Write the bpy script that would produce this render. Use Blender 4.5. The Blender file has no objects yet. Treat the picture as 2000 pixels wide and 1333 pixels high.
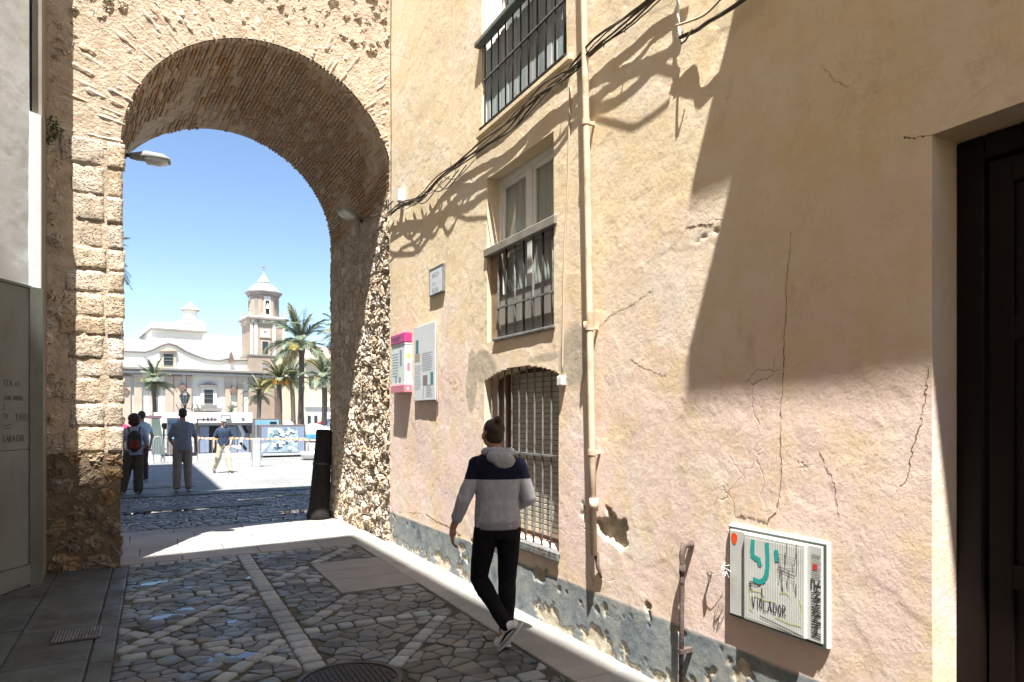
import bpy, math, random
import numpy as np
from mathutils import Vector, Matrix

random.seed(7); RNG = np.random.default_rng(7)
S = bpy.context.scene
COL = S.collection
R_ = math.radians

# ------------------------------------------------------------------ camera
CAM_Z = 1.72
cd = bpy.data.cameras.new('camera'); cam = bpy.data.objects.new('camera', cd); COL.objects.link(cam)
cam.location = (0, 0, CAM_Z); cam.rotation_euler = (R_(90), 0, -R_(28.3))
cd.sensor_width = 36; cd.lens = 23.4; cd.shift_y = 0.0728; cd.clip_start = 0.05; cd.clip_end = 3000
S.camera = cam

# ------------------------------------------------------------------ light
SUN = Vector((0.187, 0.37, -1.0)).normalized()          # the way the light travels
elev = math.asin(-SUN.z)
w = bpy.data.worlds.new('World'); S.world = w; w.use_nodes = True
nt = w.node_tree; bg = nt.nodes['Background']
sky = nt.nodes.new('ShaderNodeTexSky'); sky.sky_type = 'NISHITA'; sky.sun_disc = False
sky.sun_elevation = elev
sky.sun_rotation = math.atan2(-SUN.x, -SUN.y)            # azimuth of the sun, from +Y towards +X
sky.air_density = 0.8; sky.dust_density = 0.15; sky.ozone_density = 1.2; sky.altitude = 0
nt.links.new(sky.outputs[0], bg.inputs[0]); bg.inputs[1].default_value = 0.067
sl = bpy.data.lights.new('sun', 'SUN'); sl.energy = 4.0; sl.angle = R_(0.53); sl.color = (1.0, 0.955, 0.87)
so = bpy.data.objects.new('sun', sl); COL.objects.link(so)
so.rotation_euler = SUN.to_track_quat('-Z', 'Y').to_euler(); so.location = (-5, -10, 30)
S.view_settings.view_transform = 'Standard'; S.view_settings.look = 'None'
S.view_settings.gamma = 1.0; S.view_settings.exposure = 1.95; S.view_settings.use_curve_mapping = False
S.render.engine = 'CYCLES'
S.cycles.use_denoising = True; S.cycles.max_bounces = 10; S.cycles.diffuse_bounces = 6
S.cycles.sample_clamp_indirect = 8

# ------------------------------------------------------------------ small maths
YAW = R_(28.3); FX, FY = math.sin(YAW), math.cos(YAW)
def ray(u):                                              # where a column of the photograph points (plan view)
    a = (u - 1000) / 1300.0
    return FX + FY * a, FY - FX * a
def on_x(u, v, X):                                       # point of the plane x = X
    dx, dy = ray(u); t = X / dx
    return Vector((X, t * dy, CAM_Z + t * (812 - v) / 1300.0))
def on_y(u, v, Y):
    dx, dy = ray(u); t = Y / dy
    return Vector((t * dx, Y, CAM_Z + t * (812 - v) / 1300.0))
def at_t(u, v, t):
    dx, dy = ray(u)
    return Vector((t * dx, t * dy, CAM_Z + t * (812 - v) / 1300.0))
def on_g(u, v):
    return at_t(u, v, CAM_Z * 1300.0 / (v - 812))

def _h(ix, iy, iz, seed):
    n = (ix.astype(np.int64) * 374761393 + iy.astype(np.int64) * 668265263 + iz.astype(np.int64) * 2147483647 + seed * 974711)
    n = (n ^ (n >> 13)) * 1274126177
    n = n ^ (n >> 16)
    return (n & 0xffffff).astype(np.float64) / 0xffffff * 2 - 1
def vnoise(P, sc=1.0, seed=0):
    P = np.asarray(P, float) * sc
    I = np.floor(P); Fr = P - I; Fr = Fr * Fr * (3 - 2 * Fr); I = I.astype(np.int64)
    r = 0
    for dx in (0, 1):
        for dy in (0, 1):
            for dz in (0, 1):
                wt = (Fr[:, 0] if dx else 1 - Fr[:, 0]) * (Fr[:, 1] if dy else 1 - Fr[:, 1]) * (Fr[:, 2] if dz else 1 - Fr[:, 2])
                r = r + wt * _h(I[:, 0] + dx, I[:, 1] + dy, I[:, 2] + dz, seed)
    return r
def fbm(P, sc=1.0, octv=4, seed=0, gain=0.5):
    r = 0; a = 1.0
    for k in range(octv):
        r = r + a * vnoise(P, sc * 2 ** k, seed + k * 17); a *= gain
    return r

# ------------------------------------------------------------------ objects
ROOTLOC = {}
def wloc(o):
    v = Vector((0, 0, 0))
    while o is not None:
        v = v + o.location; o = o.parent
    return v
def mk(name, V, F, mat=None, parent=None, smooth=False, mats=None, midx=None, local=False, loc=None):
    me = bpy.data.meshes.new(name)
    V = np.asarray(V, float).reshape(-1, 3)
    off = Vector((0, 0, 0))
    if not local:
        off = wloc(parent) if parent is not None else Vector(loc) if loc is not None else Vector((0, 0, 0))
    me.from_pydata((V - np.array(off)).tolist(), [], F)
    if mats:
        for m in mats: me.materials.append(m)
        if midx is not None: me.polygons.foreach_set('material_index', midx)
    elif mat is not None: me.materials.append(mat)
    if smooth: me.polygons.foreach_set('use_smooth', [True] * len(me.polygons))
    me.update()
    o = bpy.data.objects.new(name, me); COL.objects.link(o)
    if parent is not None: o.parent = parent
    elif loc is not None: o.location = loc
    return o
def tag(o, label=None, cat=None, group=None, kind=None):
    if label: o['label'] = label
    if cat: o['category'] = cat
    if group: o['group'] = group
    if kind: o['kind'] = kind
    return o
def thing(name, label, cat, loc, group=None, rz=0):
    o = bpy.data.objects.new(name, None); COL.objects.link(o); o.location = loc; o.rotation_euler = (0, 0, rz)
    o.empty_display_size = 0.2
    return tag(o, label, cat, group)

class MB:
    """collects shapes into one mesh"""
    def __init__(s): s.V = []; s.F = []; s.n = 0; s.mi = []
    def add(s, V, F, mi=0):
        V = np.asarray(V, float).reshape(-1, 3)
        s.V.append(V); s.F += [tuple(i + s.n for i in f) for f in F]; s.mi += [mi] * len(F); s.n += len(V); return s
    def box(s, x0, x1, y0, y1, z0, z1, mi=0):
        return s.add(*boxg(x0, x1, y0, y1, z0, z1), mi=mi)
    def tube(s, pts, r, n=8, mi=0, r1=None, caps=True): return s.add(*tube(pts, r, n, r1, caps), mi=mi)
    def lathe(s, prof, c, n=24, mi=0): return s.add(*lathe(prof, c, n), mi=mi)
    def obj(s, name, mat=None, parent=None, smooth=False, mats=None, **k):
        return mk(name, np.concatenate(s.V), s.F, mat, parent, smooth, mats, s.mi if mats else None, **k)
def boxg(x0, x1, y0, y1, z0, z1):
    V = [(x, y, z) for x in (x0, x1) for y in (y0, y1) for z in (z0, z1)]
    return V, [(0, 1, 3, 2), (4, 6, 7, 5), (0, 4, 5, 1), (2, 3, 7, 6), (0, 2, 6, 4), (1, 5, 7, 3)]
def bev_box(x0, x1, y0, y1, z0, z1, b=0.01):
    """box with bevelled edges"""
    V = []; F = []
    c = [(x0, x1), (y0, y1), (z0, z1)]
    idx = {}
    for i in (0, 1):
        for j in (0, 1):
            for k in (0, 1):
                p = [c[0][i], c[1][j], c[2][k]]; s = [b if i == 0 else -b, b if j == 0 else -b, b if k == 0 else -b]
                for ax in range(3):
                    q = [p[a] + (0 if a == ax else s[a]) for a in range(3)]
                    idx[(i, j, k, ax)] = len(V); V.append(q)
    for ax in range(3):
        o = [a for a in range(3) if a != ax]
        for sgn in (0, 1):
            q = []
            for (a, b2) in ((0, 0), (1, 0), (1, 1), (0, 1)):
                key = [0, 0, 0]; key[ax] = sgn; key[o[0]] = a; key[o[1]] = b2
                q.append(idx[(*key, ax)])
            F.append(tuple(q))
    for ax in range(3):                                  # edges parallel to ax
        o = [a for a in range(3) if a != ax]
        for a in (0, 1):
            for b2 in (0, 1):
                k0 = [0, 0, 0]; k1 = [0, 0, 0]; k1[ax] = 1
                for kk in (k0, k1): kk[o[0]] = a; kk[o[1]] = b2
                F.append((idx[(*k0, o[0])], idx[(*k1, o[0])], idx[(*k1, o[1])], idx[(*k0, o[1])]))
    for i in (0, 1):
        for j in (0, 1):
            for k in (0, 1): F.append(tuple(idx[(i, j, k, a)] for a in range(3)))
    return V, F
def tube(pts, r, n=8, r1=None, caps=True):
    P = [Vector(p) for p in pts]; m = len(P); V = []; F = []
    up = None
    for i, p in enumerate(P):
        d = (P[min(i + 1, m - 1)] - P[max(i - 1, 0)]).normalized()
        if up is None: up = Vector((0, 0, 1)) if abs(d.z) < 0.9 else Vector((1, 0, 0))
        a = d.cross(up).normalized(); b = a.cross(d).normalized(); up = b
        rr = r[i] if hasattr(r, '__len__') else (r if r1 is None else r + (r1 - r) * i / max(1, m - 1))
        for k in range(n):
            t = 2 * math.pi * k / n; V.append(p + a * (rr * math.cos(t)) + b * (rr * math.sin(t)))
    for i in range(m - 1):
        for k in range(n):
            F.append((i * n + k, i * n + (k + 1) % n, (i + 1) * n + (k + 1) % n, (i + 1) * n + k))
    if caps: F.append(tuple(range(n - 1, -1, -1))); F.append(tuple((m - 1) * n + k for k in range(n)))
    return [tuple(v) for v in V], F
def lathe(prof, c, n=24):
    V = []; F = []; m = len(prof)
    for (r, z) in prof:
        for k in range(n):
            t = 2 * math.pi * (k + 0.5) / n; V.append((c[0] + r * math.cos(t), c[1] + r * math.sin(t), c[2] + z))
    for i in range(m - 1):
        for k in range(n): F.append((i * n + k, i * n + (k + 1) % n, (i + 1) * n + (k + 1) % n, (i + 1) * n + k))
    F.append(tuple(range(n - 1, -1, -1))); F.append(tuple((m - 1) * n + k for k in range(n)))
    return V, F
def ellipsoid(c, r, n=14, m=10, M=None):
    V = []; F = []
    for i in range(m + 1):
        ph = math.pi * i / m
        for k in range(n):
            t = 2 * math.pi * k / n
            p = Vector((r[0] * math.sin(ph) * math.cos(t), r[1] * math.sin(ph) * math.sin(t), r[2] * math.cos(ph)))
            if M is not None: p = M @ p
            V.append(tuple(p + Vector(c)))
    for i in range(m):
        for k in range(n): F.append((i * n + k, (i + 1) * n + k, (i + 1) * n + (k + 1) % n, i * n + (k + 1) % n))
    return V, F
def extr(poly, y0, y1):
    """polygon in x,z pushed through y"""
    n = len(poly)
    V = [(p[0], y0, p[1]) for p in poly] + [(p[0], y1, p[1]) for p in poly]
    F = [tuple(range(n)), tuple(range(2 * n - 1, n - 1, -1))] + [(i, i + n, (i + 1) % n + n, (i + 1) % n) for i in range(n)]
    return V, F

# ------------------------------------------------------------------ polygons and pieces
def clip(poly, nx, ny, c):
    """keep nx*x + ny*y <= c"""
    out = []; n = len(poly)
    for i in range(n):
        a = poly[i]; b = poly[(i + 1) % n]
        da = nx * a[0] + ny * a[1] - c; db = nx * b[0] + ny * b[1] - c
        if da <= 0: out.append(a)
        if (da < 0 < db) or (db < 0 < da):
            t = da / (da - db); out.append((a[0] + t * (b[0] - a[0]), a[1] + t * (b[1] - a[1])))
    return out
def vcells(seeds, rad, k=16):
    P = np.array(seeds); res = []
    for i, s in enumerate(P):
        d = ((P - s) ** 2).sum(1); nb = np.argsort(d)[1:k + 1]
        poly = [(s[0] - rad, s[1] - rad), (s[0] + rad, s[1] - rad), (s[0] + rad, s[1] + rad), (s[0] - rad, s[1] + rad)]
        for j in nb:
            q = P[j]; nx, ny = q[0] - s[0], q[1] - s[1]
            c = (q[0] ** 2 + q[1] ** 2 - s[0] ** 2 - s[1] ** 2) / 2
            poly = clip(poly, nx, ny, c)
            if len(poly) < 3: break
        res.append(poly)
    return res
def parea(p):
    return 0.5 * sum(p[i][0] * p[(i + 1) % len(p)][1] - p[(i + 1) % len(p)][0] * p[i][1] for i in range(len(p)))
def pcent(p): return (sum(q[0] for q in p) / len(p), sum(q[1] for q in p) / len(p))
def chaikin(p, k=0.25):
    o = []; n = len(p)
    for i in range(n):
        a = p[i]; b = p[(i + 1) % n]
        o.append((a[0] + (b[0] - a[0]) * k, a[1] + (b[1] - a[1]) * k)); o.append((a[0] + (b[0] - a[0]) * (1 - k), a[1] + (b[1] - a[1]) * (1 - k)))
    return o
def inset(p, g):
    c = pcent(p); out = []
    for q in p:
        dx, dy = q[0] - c[0], q[1] - c[1]; L = math.hypot(dx, dy) or 1e-6
        f = max(0.3, 1 - g / L); out.append((c[0] + dx * f, c[1] + dy * f))
    return out
def stone(poly, fn, h0, h1, dome=0.01, rough=0.0, seed=0, rings=((1.0, 0.6), (0.93, 0.93), (0.6, 1.0))):
    """domed prism on a polygon; fn(a, b, h) places it in space"""
    if parea(poly) < 0: poly = poly[::-1]
    c = pcent(poly); n = len(poly); r = random.Random(seed * 7919 + int(c[0] * 999) + int(c[1] * 7777))
    V = [fn(p[0], p[1], h0) for p in poly]; F = []
    tx = r.uniform(-1, 1) * rough * 0.6; ty = r.uniform(-1, 1) * rough * 0.6
    size = math.sqrt(abs(parea(poly)))
    for (sc, hh) in rings:
        for p in poly:
            dx, dy = p[0] - c[0], p[1] - c[1]
            j = r.uniform(-1, 1) * rough
            jx = r.uniform(-1, 1) * rough * 0.7
            h = h0 + (h1 - h0) * hh + (dome * (1 - sc) if sc < 1 else 0) + j + (tx * dx + ty * dy) / size
            V.append(fn(c[0] + dx * sc + jx, c[1] + dy * sc + jx, h))
    V.append(fn(c[0], c[1], h1 + dome + r.uniform(-1, 1) * rough))
    k = len(rings)
    for g in range(k):
        for i in range(n):
            F.append((g * n + i, g * n + (i + 1) % n, (g + 1) * n + (i + 1) % n, (g + 1) * n + i))
    for i in range(n): F.append((k * n + i, k * n + (i + 1) % n, (k + 1) * n))
    return np.array([tuple(v) for v in V]), F
def pieces(parent, name, lst, mat, limit=300, smooth=True, group=None):
    """lst of (V, F): the nearest become parts of their own, the rest one part"""
    def score(v):
        c = v[0].mean(0); e = v[0].max(0) - v[0].min(0)
        return -(np.sort(e)[1] * np.sort(e)[2]) / max(0.5, (c[0] ** 2 + c[1] ** 2 + (c[2] - CAM_Z) ** 2))
    lst = sorted(lst, key=score)
    for V, F in lst[:limit]: mk(name, V, F, mat, parent, smooth)
    if len(lst) > limit:
        b = MB()
        for V, F in lst[limit:]: b.add(V, F)
        tag(b.obj(name + 's', mat, parent, smooth), kind='stuff')

# ------------------------------------------------------------------ materials
def mat(name, c1, c2=None, c3=None, sc=3.0, sc3=1.2, rough=0.85, rrng=0.0, spec=0.3, metal=0.0, rnd=0.0, bump=0.0, bsc=40.0, bdist=0.01,
        pits=0.0, psc=25.0, grime=None, th3=0.52, stretch=None, coat=0):
    m = bpy.data.materials.new(name); m.use_nodes = True
    N = m.node_tree.nodes; L = m.node_tree.links; b = N['Principled BSDF']
    tc = N.new('ShaderNodeTexCoord'); co = tc.outputs['Object']
    if stretch:
        mp = N.new('ShaderNodeMapping'); L.new(co, mp.inputs[0]); mp.inputs['Scale'].default_value = stretch; co = mp.outputs[0]
    def noise(s, d=6, r=0.6):
        n = N.new('ShaderNodeTexNoise'); n.inputs['Scale'].default_value = s; n.inputs['Detail'].default_value = d
        n.inputs['Roughness'].default_value = r; L.new(co, n.inputs['Vector']); return n.outputs['Fac']
    def rng(x, a, bb, lo=0.0, hi=1.0):
        n = N.new('ShaderNodeMapRange'); L.new(x, n.inputs['Value']); n.inputs['From Min'].default_value = a; n.inputs['From Max'].default_value = bb
        n.inputs['To Min'].default_value = lo; n.inputs['To Max'].default_value = hi; return n.outputs['Result']
    def mix(f, x, y, mode='MIX'):
        n = N.new('ShaderNodeMix'); n.data_type = 'RGBA'; n.blend_type = mode
        if hasattr(f, 'is_output'): L.new(f, n.inputs[0])
        else: n.inputs[0].default_value = f
        for v, s in ((x, n.inputs[6]), (y, n.inputs[7])):
            if hasattr(v, 'is_output'): L.new(v, s)
            else: s.default_value = (*v, 1)
        return n.outputs[2]
    col = None
    if c2 is not None: col = mix(rng(noise(sc), 0.35, 0.65), c1, c2)
    else:
        q = N.new('ShaderNodeRGB'); q.outputs[0].default_value = (*c1, 1); col = q.outputs[0]
    if c3 is not None: col = mix(rng(noise(sc3, 8, 0.65), th3, th3 + 0.13), col, c3)
    if rnd:
        oi = N.new('ShaderNodeObjectInfo'); ge = N.new('ShaderNodeNewGeometry')
        a = N.new('ShaderNodeMath'); a.operation = 'ADD'; L.new(oi.outputs['Random'], a.inputs[0]); L.new(ge.outputs['Random Per Island'], a.inputs[1])
        f = N.new('ShaderNodeMath'); f.operation = 'FRACT'; L.new(a.outputs[0], f.inputs[0])
        h = N.new('ShaderNodeHueSaturation'); L.new(col, h.inputs['Color'])
        L.new(rng(f.outputs[0], 0, 1, 1 - rnd, 1 + rnd), h.inputs['Value'])
        g = N.new('ShaderNodeMath'); g.operation = 'MULTIPLY'; g.inputs[1].default_value = 7.31; L.new(f.outputs[0], g.inputs[0])
        g2 = N.new('ShaderNodeMath'); g2.operation = 'FRACT'; L.new(g.outputs[0], g2.inputs[0])
        L.new(rng(g2.outputs[0], 0, 1, 0.7, 1.25), h.inputs['Saturation'])
        col = h.outputs[0]
    if grime is not None: col = mix(rng(noise(0.9, 9, 0.7), 0.45, 0.75, 0, 0.75), col, grime)
    L.new(col, b.inputs['Base Color'])
    b.inputs['Roughness'].default_value = rough; b.inputs['Specular IOR Level'].default_value = spec; b.inputs['Metallic'].default_value = metal
    if coat: b.inputs['Coat Weight'].default_value = coat; b.inputs['Coat Roughness'].default_value = 0.15
    if rrng: L.new(rng(noise(2.5), 0.35, 0.65, max(0.03, rough - rrng), min(1, rough + rrng)), b.inputs['Roughness'])
    last = None
    if bump:
        bp = N.new('ShaderNodeBump'); bp.inputs['Strength'].default_value = bump; bp.inputs['Distance'].default_value = bdist
        L.new(noise(bsc, 8, 0.65), bp.inputs['Height']); last = bp
    if pits:
        vo = N.new('ShaderNodeTexVoronoi'); vo.inputs['Scale'].default_value = psc; L.new(co, vo.inputs['Vector'])
        nz = noise(psc * 0.5, 4)
        ad = N.new('ShaderNodeMath'); ad.operation = 'ADD'; L.new(rng(vo.outputs['Distance'], 0.0, 0.45), ad.inputs[0]); L.new(nz, ad.inputs[1])
        bp = N.new('ShaderNodeBump'); bp.inputs['Strength'].default_value = pits; bp.inputs['Distance'].default_value = bdist * 1.5
        L.new(rng(ad.outputs[0], 0.5, 1.2), bp.inputs['Height'])
        if last: L.new(last.outputs[0], bp.inputs['Normal'])
        last = bp
    if last: L.new(last.outputs[0], b.inputs['Normal'])
    return m
MT = {}
MT['stone'] = mat('ostionera_stone', (0.63, 0.53, 0.42), (0.47, 0.38, 0.285), (0.70, 0.63, 0.54), sc=9, sc3=3, rnd=0.13, bump=1.0, bsc=28, bdist=0.035, pits=1.0, psc=34, rough=0.95, spec=0.1)
MT['mortar'] = mat('old_mortar', (0.60, 0.50, 0.39), (0.42, 0.335, 0.25), sc=8, bump=1.0, bsc=25, bdist=0.03, rough=0.95, spec=0.1)
MT['brick'] = mat('old_thin_brick', (0.44, 0.31, 0.21), (0.37, 0.255, 0.165), (0.46, 0.35, 0.25), sc=9, sc3=2.2, rnd=0.13, bump=0.9, bsc=30, bdist=0.015, rough=0.95, spec=0.1)
MT['vbrick'] = mat('bleached_thin_brick', (0.62, 0.51, 0.41), (0.50, 0.38, 0.285), (0.68, 0.61, 0.52), sc=14, sc3=3, rnd=0.13, bump=1.0, bsc=40, bdist=0.02, rough=0.95, spec=0.1)
MT['dark_stone'] = mat('dark_base_stone', (0.33, 0.245, 0.165), (0.22, 0.155, 0.10), (0.44, 0.36, 0.27), sc=8, sc3=4, rnd=0.2, bump=1.0, bsc=28, bdist=0.035, pits=1.0, psc=30, rough=0.95, spec=0.1)  # darker, browner variant of the stone for the foot of the left pier
MT['joint'] = mat('deep_joint', (0.24, 0.16, 0.10), (0.34, 0.245, 0.16), sc=3, bump=1.0, bsc=20, bdist=0.03, rough=0.95, spec=0.1)
MT['jamb'] = mat('jamb_stone', (0.36, 0.255, 0.16), (0.27, 0.185, 0.11), (0.44, 0.34, 0.23), sc=4, sc3=1.5, rnd=0.15, bump=1.0, bsc=18, bdist=0.03, pits=0.8, psc=14, rough=0.95, spec=0.1)
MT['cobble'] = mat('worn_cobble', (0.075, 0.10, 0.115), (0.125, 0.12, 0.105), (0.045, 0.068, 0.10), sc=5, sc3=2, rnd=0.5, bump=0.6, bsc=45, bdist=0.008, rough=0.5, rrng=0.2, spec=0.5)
MT['sett'] = mat('granite_sett', (0.27, 0.305, 0.32), (0.20, 0.23, 0.245), sc=12, rnd=0.25, bump=0.5, bsc=60, bdist=0.006, rough=0.55, rrng=0.15, spec=0.5)
MT['bed'] = mat('joint_dirt', (0.06, 0.06, 0.05), (0.11, 0.105, 0.085), sc=10, bump=0.8, bsc=60, rough=0.9, spec=0.2)
MT['slab'] = mat('granite_slab', (0.34, 0.33, 0.31), (0.28, 0.275, 0.265), (0.40, 0.385, 0.36), sc=3, sc3=1.5, rnd=0.1, bump=0.35, bsc=80, bdist=0.004, rough=0.7, rrng=0.1, spec=0.4)
MT['slab_red'] = mat('warm_slab', (0.25, 0.245, 0.24), (0.20, 0.20, 0.20), sc=4, rnd=0.1, bump=0.4, bsc=70, bdist=0.005, rough=0.6, spec=0.4)
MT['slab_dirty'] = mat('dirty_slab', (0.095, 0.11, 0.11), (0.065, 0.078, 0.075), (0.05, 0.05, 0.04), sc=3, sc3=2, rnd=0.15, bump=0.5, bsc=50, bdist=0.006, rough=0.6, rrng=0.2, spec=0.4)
MT['iron'] = mat('black_iron', (0.012, 0.013, 0.015), (0.025, 0.022, 0.02), sc=20, rough=0.5, spec=0.5, bump=0.3, bsc=90, bdist=0.002)
MT['iron_grey'] = mat('weathered_grey_iron', (0.22, 0.24, 0.25), (0.12, 0.12, 0.12), (0.10, 0.06, 0.04), sc=25, sc3=14, rough=0.55, spec=0.4, bump=0.3, bsc=90, bdist=0.002)
MT['rust'] = mat('rusty_pipe', (0.10, 0.07, 0.06), (0.17, 0.13, 0.12), (0.035, 0.025, 0.02), sc=30, sc3=22, rough=0.8, bump=0.6, bsc=80, bdist=0.003)
MT['white_paint'] = mat('white_paint', (0.74, 0.74, 0.72), (0.66, 0.66, 0.64), sc=4, rough=0.5, spec=0.4)
MT['glass'] = mat('window_glass', (0.10, 0.115, 0.125), rough=0.06, spec=0.8)
MT['dark_glass'] = mat('dark_opening', (0.03, 0.03, 0.035), rough=0.25, spec=0.5)
MT['cable'] = mat('black_cable', (0.05, 0.045, 0.038), (0.12, 0.10, 0.075), sc=8, rough=0.6)
MT['cable_w'] = mat('painted_cable', (0.55, 0.46, 0.34), (0.5, 0.4, 0.3), sc=8, rough=0.7)
# ================================================================== ground
WX = 2.85                                                # the plane of the right-hand wall
ground = tag(MB().add([(-900, -900, -0.12), (900, -900, -0.12), (900, 1500, -0.12), (-900, 1500, -0.12)], [(0, 1, 2, 3)]).obj('ground', MT['bed']), kind='structure')
street = tag(MB().add([(-9, -9, -0.016), (2.38, -9, -0.016), (2.38, 8.84, -0.016), (-9, 8.84, -0.016)], [(0, 1, 2, 3)]).obj('street', MT['bed']), kind='structure')
gmap = lambda a, b, h: (a, b, h)
SP = 0.98                                                # the spine of setts
LINES = []                                               # (nx, ny, c, half width): bands of setts
LINES.append((1, 0, SP, 0.085))
for k in range(4): LINES.append((0, 1, 8.78 - 1.65 * k, 0.07))
dl = math.hypot(1, 1.25); DN = (1.25 / dl, -1 / dl)
for k in range(-1, 7):
    yy = 8.78 - 1.65 * k; LINES.append((DN[0], DN[1], DN[0] * SP + DN[1] * yy, 0.065))
dn2 = (1.25 / dl, 1 / dl)
for k in range(-2, 6):
    yy = 8.78 - 1.65 * k - 0.0; LINES.append((dn2[0], dn2[1], dn2[0] * SP + dn2[1] * (yy - 0.82), 0.062)) if k % 2 == 0 else None
CX0, CX1, CY0, CY1 = -0.25, 2.38, 2.6, 8.86
BLK = (1.60, 2.40, 6.46, 7.90)                           # three slabs let into the cobbles
MH = (1.12, 4.30, 0.34)                                  # manhole
def sidefix(poly, s, use):
    for (nx, ny, c, hw) in use:
        d = nx * s[0] + ny * s[1] - c
        if abs(d) < hw: return None
        poly = clip(poly, -nx, -ny, -(c + hw)) if d > 0 else clip(poly, nx, ny, c - hw)
        if len(poly) < 3: return None
    return poly
def bounds(poly, x0, x1, y0, y1):
    for (nx, ny, c) in ((1, 0, x1), (-1, 0, -x0), (0, 1, y1), (0, -1, -y0)):
        poly = clip(poly, nx, ny, c)
        if len(poly) < 3: return None
    return poly
seeds = []
yy = CY0
while yy < CY1:
    xx = CX0 - 0.05; row = random.uniform(0.055, 0.12)
    while xx < CX1 + 0.1:
        wd = random.uniform(0.08, 0.27); xx += wd
        seeds.append((xx - wd / 2 + random.uniform(-.04, .04), yy + row / 2 + random.uniform(-.035, .035)))
    yy += row
cob = []
for s, p in zip(seeds, vcells(seeds, 0.3)):
    if len(p) < 3: continue
    if BLK[0] < s[0] < BLK[1] and BLK[2] < s[1] < BLK[3]: continue
    if (s[0] - MH[0]) ** 2 + (s[1] - MH[1]) ** 2 < (MH[2] + 0.02) ** 2: continue
    p = sidefix(p, s, LINES)
    if not p: continue
    p = bounds(p, CX0, CX1, CY0, CY1)
    if p and s[0] > BLK[0] - .3 and BLK[2] - .3 < s[1] < BLK[3] + .3:
        if s[0] < BLK[0]: p = clip(p, 1, 0, BLK[0])
        elif s[1] < BLK[2]: p = clip(p, 0, 1, BLK[2])
        elif s[1] > BLK[3]: p = clip(p, 0, -1, -BLK[3])
    if not p or len(p) < 3 or abs(parea(p)) < 0.0012: continue
    # rounding against the manhole
    p = [q if math.hypot(q[0] - MH[0], q[1] - MH[1]) > MH[2] + .03 else
         (MH[0] + (q[0] - MH[0]) / max(.01, math.hypot(q[0] - MH[0], q[1] - MH[1])) * (MH[2] + .03), MH[1] + (q[1] - MH[1]) / max(.01, math.hypot(q[0] - MH[0], q[1] - MH[1])) * (MH[2] + .03)) for q in p]
    p = chaikin(inset(p, random.uniform(0.002, 0.006)), random.uniform(.10, .20))
    cob.append(stone(p, gmap, -0.045, random.uniform(-0.009, 0.0), dome=random.uniform(.0, .003), rough=0.0020, seed=len(cob), rings=((1.0, .84), (.965, .96), (.8, 1.0))))
pieces(street, 'cobble', cob, MT['cobble'])
setts = []
def band(i):
    nx, ny, c, hw = LINES[i]; tx, ty = -ny, nx
    s = -14
    while s < 14:
        L = random.uniform(0.13, 0.21); m = s + L / 2; s += L
        cx, cy = nx * c + tx * m, ny * c + ty * m
        if not (CX0 < cx < CX1 and CY0 < cy < CY1): continue
        if BLK[0] - .03 < cx < BLK[1] and BLK[2] - .03 < cy < BLK[3] + .03: continue
        if (cx - MH[0]) ** 2 + (cy - MH[1]) ** 2 < (MH[2] + 0.06) ** 2: continue
        g = 0.006
        p = [(cx + tx * a + nx * b, cy + ty * a + ny * b) for a, b in ((-L / 2 + g, -hw + g), (L / 2 - g, -hw + g), (L / 2 - g, hw - g), (-L / 2 + g, hw - g))]
        if parea(p) < 0: p = p[::-1]
        q = sidefix(p, (cx, cy), LINES[:i])
        if q: q = bounds(q, CX0, CX1, CY0, CY1)
        if not q or abs(parea(q)) < 0.003: continue
        q = chaikin(inset(q, 0.003), 0.12)
        setts.append(stone(q, gmap, -0.045, random.uniform(-0.003, 0.003), dome=0.003, rough=0.0012, seed=len(setts)))
for i in range(len(LINES)): band(i)
pieces(street, 'sett', setts, MT['sett'])
def slabrow(parent, name, m, x0, x1, y0, y1, lx, ly, z=0.0, g=0.004, jit=0.004, z0=-0.05, stag=True):
    r = []; y = y0; k = 0
    while y < y1 - 0.02:
        hy = min(ly * random.uniform(.85, 1.15), y1 - y)
        if y1 - y - hy < ly * 0.4: hy = y1 - y
        x = x0 - (lx * 0.5 if stag and k % 2 else 0)
        while x < x1 - 0.02:
            wx = lx * random.uniform(.85, 1.15)
            if x1 - (x + wx) < lx * 0.35: wx = x1 - x
            a, b = max(x, x0), min(x + wx, x1)
            if b - a > 0.05:
                dz = z + random.uniform(-jit, jit) * 0.5
                V, F = bev_box(a + g, b - g, y + g, y + hy - g, z0, dz, 0.006)
                r.append((np.array(V), F))
            x += wx
        y += hy; k += 1
    pieces(parent, name, r, m, smooth=False)
slabrow(street, 'inset_slab', MT['slab_red'], BLK[0], BLK[1], BLK[2], BLK[3], 0.8, 0.47, 0.002, stag=False)
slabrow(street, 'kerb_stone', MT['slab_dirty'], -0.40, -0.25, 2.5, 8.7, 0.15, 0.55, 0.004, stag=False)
lp = tag(MB().box(-0.4, 2.845, 8.87, 11.4, -0.11, -0.047).obj('threshold', MT['bed']), kind='structure')
slabrow(lp, 'paving_slab', MT['slab'], -0.62, 2.80, 8.87, 11.35, 0.85, 0.5, 0.0)
rp = tag(MB().box(2.385, 2.90, -6, 8.86, -0.11, -0.048).obj('pavement', MT['bed']), kind='structure')
slabrow(rp, 'paving_slab', MT['slab'], 2.39, 2.88, 1.5, 8.86, 0.6, 0.95, 0.006, stag=False)
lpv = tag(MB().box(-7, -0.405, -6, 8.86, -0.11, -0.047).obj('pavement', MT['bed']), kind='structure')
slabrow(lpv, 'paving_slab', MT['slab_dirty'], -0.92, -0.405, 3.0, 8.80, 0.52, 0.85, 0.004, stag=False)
slabrow(lpv, 'rough_slab', MT['slab_dirty'], -2.6, -0.925, 3.6, 8.70, 0.6, 0.5, 0.0, jit=0.012)

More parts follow.
